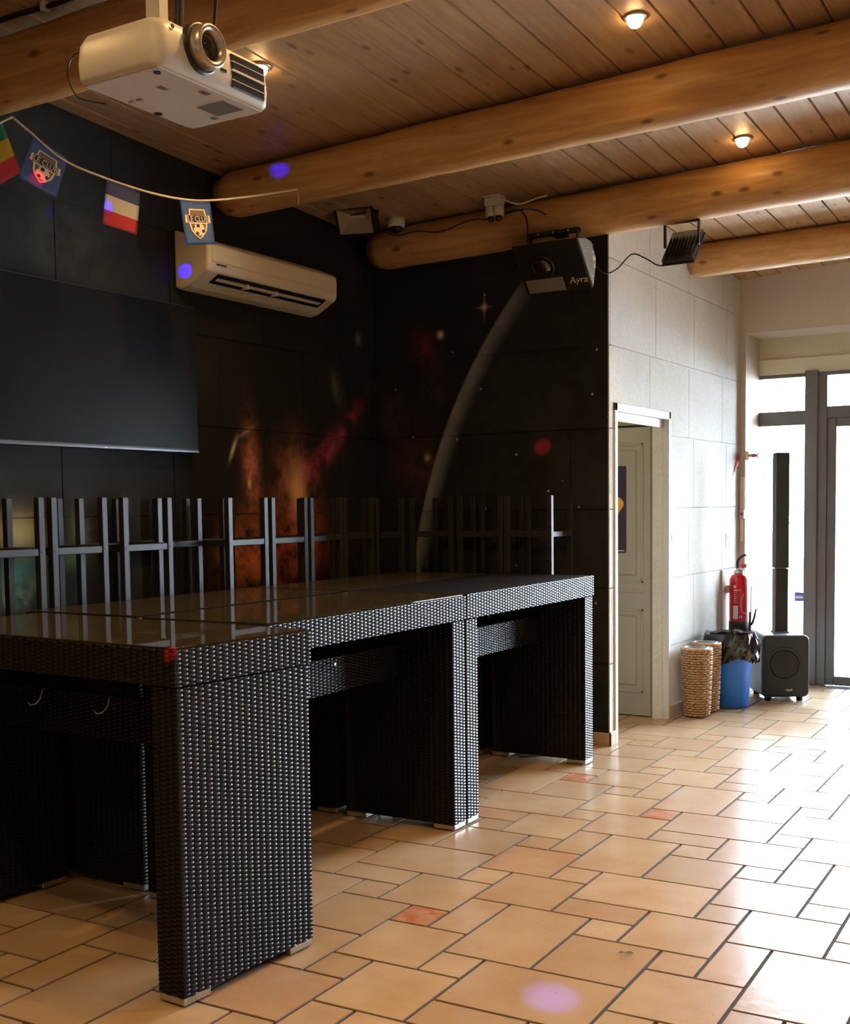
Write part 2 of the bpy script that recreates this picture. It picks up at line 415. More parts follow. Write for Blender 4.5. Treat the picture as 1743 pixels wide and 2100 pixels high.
# ================================================================ STRUCTURE
XL, YB, XW, YE, YG = -4.535, 6.80, -2.812, 9.53, 9.95     # long wall, end wall, pale wall, header, glazing
XR, YR = 3.6, -4.5
# ---- floor tiles (repeating pattern of four sizes)
MX, MY, TF = .1635, .178, .0258
CELL = [(-5, 0, 3, 2), (-6, 2, 2, 3), (-4, 2, 2, 2), (-3, 4, 2, 2), (-7, 5, 2, 2), (-2, 1, 2, 2), (-5, 5, 2, 1), (-1, 3, 1, 2), (-4, 4, 1, 1), (-2, 0, 1, 1), (-2, 3, 1, 1), (-6, 1, 1, 1)]
REDS = {(-8, 3), (-6, 13), (-10, 16), (1, 7), (-14, 1), (-2, 15)}
bm = BM(); tone = bm.faces.layers.float.new('tone'); redl = bm.faces.layers.float.new('red')
ct, st_ = math.cos(TF), math.sin(TF)
def tile_pt(i, j, dx, dy):
    a = -.93+i*MX+dx; b = 3.05+j*MY+dy
    return a*ct-b*st_, a*st_+b*ct
rng = random.Random(3)
for I in range(-8, 8):
    for J in range(-9, 9):
        for (ci, cj, w, h) in CELL:
            i, j = ci+6*I, cj+6*J
            x, y = tile_pt(i+w/2, j+h/2, 0, 0)
            if not (-4.7 < x < XR+.1 and YR-.1 < y < 10.0): continue
            g = .0055; q = []
            for (a, b, sx, sy) in ((i, j, 1, 1), (i+w, j, -1, 1), (i+w, j+h, -1, -1), (i, j+h, 1, -1)):
                q.append(tile_pt(a, b, sx*(g+rng.uniform(0, .0018)), sy*(g+rng.uniform(0, .0018))))
            top = [bm.verts.new((px, py, 0)) for px, py in q]; bot = [bm.verts.new((px, py, -.006)) for px, py in q]
            T = rng.random(); rv = 1.0 if (i, j) in REDS and w == h == 1 else (.22 if rng.random() < .04 else 0)
            fs = [bm.faces.new(top)]+[bm.faces.new([top[n], bot[n], bot[(n+1) % 4], top[(n+1) % 4]]) for n in range(4)]
            for f in fs: f[tone] = T; f[redl] = rv
v = box(bm, -4.8, XR+.2, YR-.2, 10.0, -.05, -.005, mi=1)
struct('floor', bm, [M['tile'], M['grout']])
bm = BM(); box(bm, -14, 14, 10.0, 30, -.2, -.06); struct('ground_outside', bm, M['ext_ground'])

# ---- ceiling boards
bm = BM(); tone = bm.faces.layers.float.new('tone')
rng = random.Random(11); x = XL-.1; seams = []
known = [-3.256, -2.329, -2.149, -1.948, -1.805, -1.662, -1.489, -1.36, -1.204]
xs = [XL-.08]; 
while xs[-1] < -3.40: xs.append(xs[-1]+.1715)
xs = [v for v in xs if v < -3.35]+[-3.256]
while xs[-1] < -2.40: xs.append(xs[-1]+.1545)
xs = [v for v in xs if v < -2.40]+known[1:]
while xs[-1] < XR+.1: xs.append(xs[-1]+rng.uniform(.145, .175))
for a, b in zip(xs, xs[1:]):
    c, g = .002, .0040
    prof = [(a+g, .012), (a+g+c, 0), (b-g-c, 0), (b-g, .012), (b-g, .03), (a+g, .03)]
    y0, y1 = YR-.1, 10.1
    A = [bm.verts.new((px, y0, ceil_z(px, y0)+dz)) for px, dz in prof]; B = [bm.verts.new((px, y1, ceil_z(px, y1)+dz)) for px, dz in prof]
    T = rng.random(); fs = [bm.faces.new(A), bm.faces.new(B[::-1])]+[bm.faces.new([A[n], B[n], B[(n+1) % 6], A[(n+1) % 6]]) for n in range(6)]
    for f in fs: f[tone] = T
vv = []
for px, py in ((XL-.3, YR-.1), (XR+.2, YR-.1), (XR+.2, 10.1), (XL-.3, 10.1)):
    vv.append((bm.verts.new((px, py, ceil_z(px, py)+.028)), bm.verts.new((px, py, ceil_z(px, py)+.06))))
bm.faces.new([v[0] for v in vv]).material_index = 1; bm.faces.new([v[1] for v in vv][::-1]).material_index = 1
for n in range(4): bm.faces.new([vv[n][0], vv[n][1], vv[(n+1) % 4][1], vv[(n+1) % 4][0]]).material_index = 1
struct('ceiling', bm, [M['board'], M['black']])

# ---- log beams
def log(xa, xb, ya, yb, za, zb, ra, rb, seed, endround=.05):
    r_ = random.Random(seed); bm = BM(); tone = bm.faces.layers.float.new('tone'); n, mseg = 90, 28; rings = []
    ph = [r_.uniform(0, 6.28) for _ in range(8)]
    for i in range(n+1):
        t = i/n; x = xa+(xb-xa)*t; d = abs(x-xa); k_ = 1.0
        if d < endround: k_ = .80+.20*math.sqrt(max(0, 1-(1-d/endround)**2))
        ring = []
        for j in range(mseg):
            a = 2*PI*j/mseg
            rr = (ra+(rb-ra)*t)*k_*(1+.012*math.sin(2.1*x+ph[0]+a)+.012*math.sin(4.7*x+ph[1]+2*a)+.008*math.sin(9*x+ph[2]-a)+.006*math.sin(17*x+ph[3]+3*a))
            yy = ya+(yb-ya)*t; zz = za+(zb-za)*t
            ring.append(bm.verts.new((x, yy+rr*math.cos(a), zz+rr*math.sin(a))))
        rings.append(ring)
    for A, B in zip(rings, rings[1:]):
        for j in range(mseg):
            f = bm.faces.new([A[j], A[(j+1) % mseg], B[(j+1) % mseg], B[j]]); f.smooth = True
    bm.faces.new(rings[0]); bm.faces.new(rings[-1][::-1])
    for f in bm.faces: f[tone] = .45+.02*seed
    return struct('ceiling_beam', bm, M['log'])
def beam(xa, xq, vals, seed):
    ya, yq, za, zq, ra, rq = vals; xb = XR+.05; s = (xb-xa)/(xq-xa)
    return log(xa, xb, ya, ya+(yq-ya)*s, za, za+(zq-za)*s, ra, ra+(rq-ra)*s, seed)
beam(-4.535, -2.2, (3.42, 3.59, 3.335, 3.445, .137, .157), 1)
beam(-4.50, -0.6, (5.23, 5.50, 3.279, 3.484, .124, .146), 2)
beam(-4.42, -0.6, (6.65, 7.0, 3.21, 3.40, .126, .155), 3)
beam(-2.812, -0.6, (8.33, 8.7, 3.246, 3.352, .121, .115), 4)
beam(-2.0, -0.6, (1.7, 1.75, 3.60, 3.66, .15, .15), 5) if False else None

# ---- panelled walls
ROWS = [0, .515, .99, 1.48, 1.98, 2.487, 3.014, 3.54, 4.07, 4.6]
def rect_minus(r, h):
    (a0, a1, b0, b1), (c0, c1, d0, d1) = r, h
    if c1 <= a0 or c0 >= a1 or d1 <= b0 or d0 >= b1: return [r]
    out = []
    if c0 > a0: out.append((a0, c0, b0, b1))
    if c1 < a1: out.append((c1, a1, b0, b1))
    m0, m1 = max(a0, c0), min(a1, c1)
    if d0 > b0: out.append((m0, m1, b0, d0))
    if d1 < b1: out.append((m0, m1, d1, b1))
    return out
def panels(bm, axis, face, into, h0, h1, offs, pitch, hole=None, top=4.6, th=.02):
    """panels whose visible face lies on axis=face, body towards into (+1/-1)"""
    g = .0030
    for k_, (z0, z1) in enumerate(zip(ROWS, ROWS[1:])):
        if z0 >= top: break
        o = offs[k_ % len(offs)]; n = math.floor((h0-o)/pitch); cuts = [h0]
        while o+n*pitch < h1:
            if o+n*pitch > h0+.02: cuts.append(o+n*pitch)
            n += 1
        cuts.append(h1)
        for a, b in zip(cuts, cuts[1:]):
            rs = [(a+g, b-g, z0+g, min(z1, top)-g)]
            if hole: rs = [q for r in rs for q in rect_minus(r, hole)]
            for (p0, p1, q0, q1) in rs:
                lo, hi = sorted((face, face+into*th))
                if axis == 0: box(bm, lo, hi, p0, p1, q0, q1)
                else: box(bm, p0, p1, lo, hi, q0, q1)
bm = BM(); panels(bm, 0, XL, -1, YR, YB+.05, [3.62, 4.02], .785); box(bm, XL-.12, XL-.008, YR-.1, YB+.1, 0, 4.6)
struct('wall_left', bm, M['mural_left'])
bm = BM(); panels(bm, 1, YB, 1, XL, XW-.012, [-3.45, -3.86], .785); box(bm, XL-.1, XW-.02, YB+.008, YB+.08, 0, 4.6); box(bm, XW-.02, XW-.008, YB+.001, YB+.08, 0, 4.6)
struct('wall_back', bm, M['mural_back'])
DY0, DY1, DZ = 6.905, 7.845, 2.11          # doorway opening
bm = BM(); panels(bm, 0, XW, -1, YB, YE, [8.29-.787, 8.40-.787], .787, hole=(DY0, DY1, -.1, DZ))
panels_offs = None
box(bm, XW-.11, XW-.008, YB+.04, DY0, 0, 4.6); box(bm, XW-.11, XW-.008, DY1, YG+.1, 0, 4.6); box(bm, XW-.11, XW-.008, DY0, DY1, DZ, 4.6)
struct('wall_side', bm, M['panel'])
bm = BM(); box(bm, XW-.1, XR+.1, YE, YG+.12, 2.871, 4.7); struct('wall_header', bm, M['header'])
bm = BM(); box(bm, -2.76, XR, YG-.02, YG+.1, 2.69, 2.871); struct('trim_1', bm, M['lintel'])
bm = BM(); box(bm, -2.76, XR, YG-.03, YG+.1, 2.565, 2.692); struct('trim_2', bm, M['lintel2'])
bm = BM(); box(bm, XW-.006, -2.76, YE, YG+.1, 0, 2.871); struct('trim_3', bm, M['plaster'])
bm = BM(); box(bm, XW-.002, XW+.012, 9.06, YE, 0, .985, .003); struct('trim_4', bm, M['plaster'])
bm = BM(); box(bm, XR, XR+.1, YR-.1, YG+.2, -.05, 4.7); struct('wall_right', bm, M['plaster'])
bm = BM(); box(bm, XL-.1, XR+.1, YR-.1, YR, -.05, 4.7); struct('wall_rear', bm, M['plaster'])
# baseboards
bm = BM(); box(bm, -2.95, XW+.012, YB-.012, YB, 0, .082, .002); box(bm, XW, XW+.012, YB-.012, 6.872, 0, .09, .002); struct('baseboard_back', bm, M['skirt'])
bm = BM(); box(bm, XW, XW+.012, 7.89, 9.06, 0, .092, .002); struct('baseboard_side', bm, M['skirt'])

# ---- doorway with white metal frame (opening to the lobby)
bm = BM(); t = .028
box(bm, XW-.11, XW+.012, DY0-.035, DY0+.006, 0, DZ+.03, .003); box(bm, XW-.035, XW+.012, DY1-.006, DY1+.032, 0, DZ+.03, .003)
box(bm, XW-.11, XW+.012, DY0-.035, DY1+.032, DZ-.02, DZ+.03, .003)
box(bm, XW-.04, XW-.03, DY0, DY1, DZ-.075, DZ-.02)
struct('door_1', bm, M['whitetrim'])
# lobby shell
LY = 7.87
bm = BM(); 
box(bm, -4.5, -3.93, LY, LY+.08, 0, 2.75); box(bm, -2.90, XW-.108, LY, LY+.08, 0, 2.75); box(bm, -3.93, -2.90, LY, LY+.08, 2.10, 2.75); box(bm, -4.6, XW-.10, LY+.06, LY+.12, 0, 2.8)
box(bm, -4.62, -4.5, YB+.09, LY+.1, 0, 2.75); box(bm, -4.62, XW-.11, YB+.082, YB+.10, 0, 2.75)
struct('wall_lobby', bm, M['lobby'])
bm = BM(); box(bm, -4.6, XW-.108, YB+.09, LY+.1, 2.55, 2.6); struct('ceiling_lobby', bm, M['lobby'])
# lobby door: leaf with two raised panels, casing and strike plate
bm = BM(); box(bm, -3.87, -2.942, LY-.005, LY+.03, .006, 2.05, .003)
for z0, z1 in ((.955, 1.94), (.17, .77)):
    for (w_, dp) in ((.0, .0),):
        x0, x1 = -3.81, -2.995
        b_ = .035
        # sunk border and raised field
        box(bm, x0, x1, LY-.011, LY, z0, z0+b_*.5, .003); box(bm, x0, x1, LY-.011, LY, z1-b_*.5, z1, .003)
        box(bm, x0, x0+b_*.5, LY-.011, LY, z0, z1, .003); box(bm, x1-b_*.5, x1, LY-.011, LY, z0, z1, .003)
        box(bm, x0+.05, x1-.05, LY-.014, LY, z0+.05, z1-.05, .009)
box(bm, -3.81, -2.995, LY-.011, LY, .885, .905, .003)
d2 = struct('door_2', bm, M['doorpaint'])
bm = BM(); box(bm, -2.938, -2.905, LY-.012, LY+.02, 0, 2.09, .003); box(bm, -2.90, -2.855, LY-.022, LY+.02, 0, 2.15, .004); box(bm, -3.95, -2.855, LY-.022, LY+.02, 2.062, 2.15, .004)
d2c = obj('door_frame', bm, M['doorpaint_shaded'], d2)
bm = BM(); box(bm, -2.912, -2.897, LY-.0245, LY-.021, .955, 1.03); box(bm, -2.912, -2.897, LY-.0245, LY-.021, .86, .935); obj('strike_plate', bm, M['black'], d2)
bm = BM(); box(bm, -3.87, -2.942, LY-.004, LY+.02, 2.052, 2.063); obj('shadow_gap', bm, M['black'], d2)

# ---- glazing
def frame_rect(bm, x0, x1, z0, z1, w, y0, y1, bev=.004):
    box(bm, x0, x0+w, y0, y1, z0, z1, bev); box(bm, x1-w, x1, y0, y1, z0, z1, bev)
    box(bm, x0+w, x1-w, y0, y1, z0, z0+w, bev); box(bm, x0+w, x1-w, y0, y1, z1-w, z1, bev)
bm = BM()
box(bm, -2.80, -2.758, YG-.03, YG+.04, 0, 2.565, .004); box(bm, -2.76, -2.375, YG-.03, YG+.04, 2.535, 2.565, .003)
box(bm, -2.76, -2.375, YG-.03, YG+.04, 2.145, 2.262, .004); box(bm, -2.76, -2.375, YG-.03, YG+.04, 0, .09, .004)
w1 = struct('window_1', bm, M['alu'])
bm = BM(); box(bm, -2.76, -2.37, YG, YG+.006, .08, 2.15); box(bm, -2.76, -2.37, YG, YG+.006, 2.25, 2.54); obj('window_pane', bm, M['pane'], w1)
bm = BM(); box(bm, -2.38, -2.275, YG-.06, YG+.05, 0, 2.58, .006); struct('trim_5', bm, M['alu'])
bm = BM()
box(bm, -2.278, -2.205, YG-.04, YG+.04, 0, 2.565, .004); box(bm, -1.17, -1.10, YG-.04, YG+.04, 0, 2.565, .004)
box(bm, -2.205, -1.17, YG-.04, YG+.04, 2.19, 2.285, .004); box(bm, -2.205, -1.17, YG-.04, YG+.04, 2.535, 2.565, .003)
d3 = struct('door_3', bm, M['alu'])
bm = BM(); frame_rect(bm, -2.208, -1.167, .003, 2.193, .074, YG-.025, YG+.03, .006); obj('door_leaf', bm, M['alu'], d3)
bm = BM(); box(bm, -2.14, -1.235, YG, YG+.006, .07, 2.12); box(bm, -2.21, -1.165, YG, YG+.006, 2.28, 2.54); obj('door_pane', bm, M['pane'], d3)
bm = BM()
xx = -1.10
XE = .6
frame_rect(bm, xx, XE, 0, 2.565, .06, YG-.04, YG+.04)
for q in (-.3,): box(bm, q, q+.09, YG-.045, YG+.045, .05, 2.52, .004)
box(bm, xx+.05, XE-.05, YG-.03, YG+.03, 2.16, 2.26, .004)
w2 = struct('window_2', bm, M['alu'])
bm = BM(); box(bm, xx+.05, XE-.05, YG, YG+.006, .05, 2.52); obj('window_pane', bm, M['pane'], w2)

bm = BM(); box(bm, .6, XR+.05, YG-.1, YG+.1, 0, 2.9); struct('wall_glazing', bm, M['plaster'])

# ================================================================ OBJECTS
# ---- bar tables
LEGT, LEGZ, TOPZ, TW = .115, .982, 1.10, .63
def bar_table(label, loc, rz, L, glass=True, feet=True):
    t = thing('bar_table', label, 'table', loc, (0, 0, rz), 'black wicker bar tables')
    fr = woven('table_top', -TW, 0, 0, L, LEGZ+.001, TOPZ-(.0065 if glass else 0), t, top=True)
    if glass:
        bm = BM(); box(bm, -TW+.012, -.012, .012, L-.012, TOPZ-.0064, TOPZ, .0015); obj('glass_plate', bm, M['tabletop_glass'], t, local=True)
    for y0 in (.004, L-.004-LEGT):
        lg = woven('leg', -TW+.012, -.008, y0, y0+LEGT, .03, LEGZ-.005, t)
        for x0 in (-TW+.014, -.010-.115):
            bm = BM(); box(bm, x0, x0+.115, y0+.003, y0+LEGT-.003, .006, .0298, .003); box(bm, x0+.03, x0+.085, y0+.03, y0+LEGT-.03, 0, .006)
            f = obj('foot', bm, M['steel'], None); f.parent = lg
    ap = woven('apron', -TW/2-.02, -TW/2+.02, .004+LEGT, L-.004-LEGT, .712, .866, t, skip=('x-', 'y+', 'y-'))
    return t, ap
TA = -.0494
LA = 1.42
ta, apA = bar_table('black wicker bar table nearest the camera, set crosswise, with glass top', (-2.4347-LA*math.cos(TA), 2.5602-LA*math.sin(TA), 0), TA-PI/2, LA)
T2 = .02
def along(x, y, d): return (x-math.sin(T2)*d, y+math.cos(T2)*d, 0)
tb, apB = bar_table('black wicker bar table in the middle of the front row, with glass top', along(-2.6839, 4.766, -1.50), T2, 1.497)
tc, apC = bar_table('black wicker bar table at the far end of the front row, bare woven top', along(-2.6839, 4.766, .003), T2, 1.568, glass=False)
bar_table('black glass-topped wicker bar table behind the crosswise table, along the stools', along(-3.325, 3.295, 0), T2, 1.462)
bar_table('black glass-topped wicker bar table in the back row behind the bare woven top', along(-3.355, 4.765, .0), T2, 1.54)
# bag hooks on the crosswise table
for px in (.44, .80):
    bm = BM(); tube(bm, [(-TW/2+.021, px, .862), (-TW/2+.03, px, .868), (-TW/2+.036, px, .856), (-TW/2+.040, px-.006, .83), (-TW/2+.05, px-.02, .812), (-TW/2+.062, px-.035, .808), (-TW/2+.07, px-.045, .826)], .0028, 6)
    h = obj('hook', bm, M['steel'], None); h.parent = apA; h['label'] = 'thin brass-coloured bag hook'
bm = BM(); tube(bm, [(-TW/2+.018, .80, .846), (-TW/2+.05, .80, .842)], .003, 6); disc(bm, (-TW/2+.05, .80, .842), (1, 0, 0), .006); h = obj('screw', bm, M['steel'], None); h.parent = apB; h['label'] = 'bright loose screw'

# ---- bar stools, upturned on upright ones
SH, SW, LG, FB = .785, .145, .032, .235
def make_stool(label):
    t = thing('bar_stool', label, 'stool', (0, 0, -5), (0, 0, 0), 'black metal bar stools stacked in pairs along the walls')
    for sx in (-1, 1):
        for sy in (-1, 1):
            bm = BM(); box(bm, sx*SW-LG/2, sx*SW+LG/2, sy*SW-LG/2, sy*SW+LG/2, 0, SH-.03, .002)
            lg = obj('leg', bm, M['blackmetal'], t, local=True)
    for a in (0, 1):
        for s in (-1, 1):
            bm = BM(); c = s*SW
            if a == 0: box(bm, -SW+LG/2, SW-LG/2, c-.012, c+.012, FB-.016, FB+.016, .002)
            else: box(bm, c-.012, c+.012, -SW+LG/2, SW-LG/2, FB-.016, FB+.016, .002)
            obj('footrest', bm, M['blackmetal'], t, local=True)
    for sy in (-1, 1):
        bm = BM(); disc(bm, (SW+LG/2+.0015, sy*SW, FB), (1, 0, 0), .006, 10); obj('screw', bm, M['black'], t, local=True)
    bm = BM(); box(bm, -SW-.014, SW+.014, -SW-.014, SW+.014, SH-.03, SH, .006, seg=2); obj('seat', bm, M['seat'], t, local=True)
    return t
first = [None]
def stack(x, y, lab, rz=0):
    lo, hi = 'upright black stool carrying '+lab, lab
    lo = 'upright black metal bar stool under '+lab.split(' ', 2)[2] if False else lo
    if first[0] is None:
        first[0] = make_stool(hi); first[0].matrix_basis = Matrix.LocRotScale(Vector((x, y, 2*SH)), __import__('mathutils').Euler((PI, 0, rz)), None)
    else: dup(first[0], (x, y, 2*SH), (PI, 0, rz), hi)
    dup(first[0], (x, y, 0), (0, 0, rz), lo)
fx = -4.035-SW
stack(fx, 3.298, 'upturned black stool at the left picture edge, by the green planet')
stack(fx, 3.658, 'upturned black stool second from the left picture edge')
stack(fx, 4.076, 'upturned black stool third from the left, before the wide gap')
stack(fx-.17, 4.475, 'upturned black stool set back in the wide gap')
stack(fx, 4.81, 'upturned black stool just after the wide gap, by the comet')
stack(fx, 5.162, 'upturned black stool in front of the orange nebula flame')
stack(fx, 5.510, 'upturned black stool just right of the orange flame')
stack(fx, 5.840, 'upturned black stool second right of the orange flame')
stack(fx, 6.187, 'upturned black stool in the inner corner of the walls')
stack(-3.86, 6.56, 'upturned black stool before the planet rim on the end wall')
stack(-3.508, 6.56, 'upturned black stool in the middle of the end wall')
stack(-3.178, 6.56, 'upturned black stool with one leg edge shining, nearest the doorway')

# ---- television
t = thing('television', 'large black flat television hanging on the long dark wall', 'television', (XL, 4.22, 1.82))
bm = BM(); box(bm, XL+.02, XL+.055, 3.50, 4.944, 1.822, 2.62, .004); obj('housing', bm, M['black'], t)
bm = BM(); box(bm, XL+.0545, XL+.057, 3.508, 4.936, 1.842, 2.613); obj('screen', bm, M['screen'], t)
bm = BM(); box(bm, XL+.054, XL+.060, 3.50, 4.944, 1.822, 1.836, .002); bz = obj('bezel', bm, M['bezel'], t)
bm = BM(); box(bm, XL+.0595, XL+.0605, 4.245, 4.265, 1.826, 1.832); sub('emblem', bm, M['labelwhite'], bz)
bm = BM(); box(bm, XL+.001, XL+.02, 4.0, 4.45, 2.05, 2.4); obj('wall_bracket', bm, M['black'], t)

# ---- air conditioner
t = thing('air_conditioner', 'cream wall-mounted air conditioner above the television', 'air conditioner', (XL, 5.43, 2.71))
y0, y1 = 4.846, 6.03
prof = [(XL, 3.030), (XL+.10, 2.995), (XL+.215, 2.948), (XL+.24, 2.935), (XL+.245, 2.90), (XL+.243, 2.815), (XL+.235, 2.79), (XL+.19, 2.765), (XL+.10, 2.715), (XL+.04, 2.705), (XL, 2.715)]
bm = BM(); poly_prism(bm, prof, 1, y0, y1); obj('body', bm, M['ivory'], t, bevmod=.014)
bm = BM(); box(bm, XL+.24, XL+.250, y0+.03, y1-.03, 2.838, 2.928, .004); fp = obj('front_panel', bm, M['ivory'], t)
bm = BM(); box(bm, XL+.2495, XL+.2515, y0+.06, y0+.14, 2.822, 2.830); obj('name_plate', bm, M['bezel'], t)
def slab_between(bm, a, b, th, ya, yb):
    (xa, za), (xb, zb) = a, b; d = Vector((xb-xa, zb-za)).normalized(); n_ = Vector((-d.y, d.x))*th
    poly_prism(bm, [(xa, za), (xb, zb), (xb+n_.x, zb+n_.y), (xa+n_.x, za+n_.y)], 1, ya, yb)
bm = BM(); slab_between(bm, (XL+.228, 2.780), (XL+.160, 2.742), -.004, y0+.10, y1-.10); obj('air_outlet', bm, M['black'], t)
bm = BM()
slab_between(bm, (XL+.204, 2.764), (XL+.185, 2.753), -.010, y0+.12, y1-.12)
for q in (.36, .62): box(bm, XL+.165, XL+.215, y0+q, y0+q+.008, 2.742, 2.768)
obj('louvre', bm, M['ivory'], t)

# ---- projector
PX0, PX1, PY0, PY1, PZ0, PZ1 = -2.51, -2.195, 2.305, 2.775, 2.665, 2.80
t = thing('projector', 'white video projector hanging under the nearest log beam', 'projector', (-2.38, 2.54, PZ0))
pr = []
def rrect(a0, a1, b0, b1, r, n=5):
    out = []
    for (cx, cy, s) in ((a1-r, b1-r, 0), (a0+r, b1-r, 1), (a0+r, b0+r, 2), (a1-r, b0+r, 3)):
        for i in range(n+1):
            a = (s+i/n)*PI/2; out.append((cx+r*math.cos(a), cy+r*math.sin(a)))
    return out
bm = BM()
# slightly bulged body: stacked outlines
rings = []
for z, inset, rr in ((PZ0, .014, .03), (PZ0+.012, .004, .035), (PZ0+.05, 0, .04), (PZ0+.10, .004, .04), (PZ0+.125, .016, .04), (PZ1, .05, .05)):
    rings.append([bm.verts.new((x, y, z)) for x, y in rrect(PX0+inset, PX1-inset, PY0+inset, PY1-inset, rr)])
for A, B in zip(rings, rings[1:]):
    n = len(A)
    for i in range(n): bm.faces.new([A[i], A[(i+1) % n], B[(i+1) % n], B[i]]).smooth = True
bm.faces.new(rings[0][::-1]); bm.faces.new(rings[-1]); body = obj('body', bm, M['white'], t)
bm = BM(); box(bm, PX0+.022, PX1-.022, PY0+.022, PY1-.022, PZ0-.003, PZ0+.002, .002); bp = obj('bottom_plate', bm, M['projgrey'], t)
bm = BM()
for (a, b, c, d) in ((.03, .055, .10, .15), (.12, .15, .03, .06), (.30, .32, .15, .19), (.07, .08, .22, .23), (.07, .08, .25, .26)):
    box(bm, PX1-c-.03, PX1-c-.01, PY0+a+.1, PY0+b+.1, PZ0-.005, PZ0-.002)
sub('recess', bm, M['liner'], bp)
bm = BM(); disc(bm, (PX0+.035, PY1-.18, PZ0-.006), (0, 0, -1), .012, 14, th=.006); disc(bm, (PX1-.05, PY0+.05, PZ0-.006), (0, 0, -1), .010, 14, th=.006); sub('foot', bm, M['rubber'], bp)
bm = BM(); box(bm, PX1-.15, PX1-.05, PY1-.16, PY1-.07, PZ0-.0045, PZ0-.002); sub('filter_cover', bm, M['liner'], bp)
lc = (PX1, PY0+.165, PZ0+.082)
def ringx(bm, cx, cy, cz, prof, n=32):
    """lathe about the X axis"""
    b2 = BM(); lathe(b2, prof, n=n); xf(b2, Matrix.Translation((cx, cy, cz)) @ Matrix.Rotation(PI/2, 4, 'Y')); merge(bm, b2)
bm = BM(); ringx(bm, *lc, [(.066, -.05), (.066, .008), (.060, .008)]); obj('lens_recess', bm, M['black'], t)
bm = BM(); b2 = BM(); lathe(b2, [(.056, 0), (.058, .02), (.057, .042), (.050, .046), (.040, .040), (.036, .02)], capt=False); xf(b2, Matrix.Translation(lc) @ Matrix.Rotation(PI/2, 4, 'Y')); merge(bm, b2); lr = obj('lens_ring', bm, M['silver'], t)
bm = BM(); b2 = BM(); lathe(b2, [(.039, .014), (.034, .024), (.02, .031), (.004, .033)]); xf(b2, Matrix.Translation(lc) @ Matrix.Rotation(PI/2, 4, 'Y')); merge(bm, b2); sub('lens', bm, M['lens'], lr)
bm = BM(); box(bm, PX1-.03, PX1+.0015, PY0+.29, PY0+.435, PZ0+.018, PZ0+.112, .004); vg = obj('vent_grille', bm, M['black'], t)
bm = BM()
for z in (.04, .090): box(bm, PX1-.01, PX1+.003, PY0+.29, PY0+.435, PZ0+z-.001, PZ0+z+.001)
box(bm, PX1-.01, PX1+.005, PY0+.29, PY0+.435, PZ0+.063, PZ0+.0685); sub('vent_slat', bm, M['white'], vg)
bm = BM(); box(bm, PX1-.004, PX1+.0012, PY0+.243, PY0+.268, PZ0+.050, PZ0+.058); obj('name_plate', bm, M['bezel'], t)
bm = BM(); disc(bm, (PX1-.001, PY0+.06, PZ0+.108), (1, 0, .1), .006, 12); obj('sensor', bm, M['black'], t)
bm = BM(); box(bm, -2.45, -2.25, 2.44, 2.58, PZ1-.004, PZ1+.012, .003)
cz = ceil_z(-2.36, 2.5)
box(bm, -2.385, -2.335, 2.46, 2.50, PZ1+.01, cz, .003); box(bm, -2.43, -2.29, 2.42, 2.56, cz-.012, cz+.004, .002); obj('ceiling_mount', bm, M['white'], t)
bm = BM(); tube(bm, spline([(-2.33, 2.53, PZ1+.03), (-2.325, 2.535, PZ1+.2), (-2.32, 2.53, cz-.1), (-2.32, 2.53, cz)]), .013, 8); obj('cable_bundle', bm, M['black'], t)
bm = BM(); tube(bm, spline([(-2.40, 2.69, PZ1-.02), (-2.35, 2.70, PZ1+.10), (-2.30, 2.66, PZ1+.3), (-2.28, 2.62, cz)]), .005, 6); obj('power_cable', bm, M['black'], t)
bm = BM(); tube(bm, spline([(-2.50, 2.40, PZ1-.012), (-2.60, 2.40, PZ1-.005), (-2.632, 2.40, PZ1-.05), (-2.62, 2.42, PZ1-.11), (-2.585, 2.45, PZ0+.01), (-2.555, 2.47, PZ0+.004)]), .0025, 6); obj('loop_cable', bm, M['black'], t)

# ---- downlights
for k_, (x, y, lab) in enumerate(((-1.90, 4.89, 'lit recessed ceiling spotlight before the long middle beam'), (-1.92, 6.54, 'lit recessed ceiling spotlight between the two farther beams'), (-3.48, 4.31, 'lit recessed ceiling spotlight beside the projector'))):
    z = ceil_z(x, y); t = thing('recessed_spotlight', lab, 'spotlight', (x, y, z), group='recessed ceiling spotlights')
    bm = BM(); lathe(bm, [(.038, z-.006), (.052, z-.006), (.054, z), (.054, z+.004), (.038, z+.004)], x, y, 28); obj('rim', bm, M['silver'], t)
    bm = BM(); lathe(bm, [(.008, z-.046), (.022, z-.040), (.032, z-.024), (.036, z-.008), (.036, z)], x, y, 24); obj('bulb', bm, M['bulb'], t)
    downlight(x, y, z-.07, cone=1.7 if y > 6 else 2.5)
for x, y in ((-3.45, 1.7), (-3.45, -.2), (-1.9, 3.0), (-.3, 3.1), (-.3, 4.9), (1.3, 3.1), (-1.9, 1.2), (-.3, 1.2), (1.3, 1.2), (-1.2, -1.2), (1.2, -1.2)):
    downlight(x, y, ceil_z(x, y)-.07)

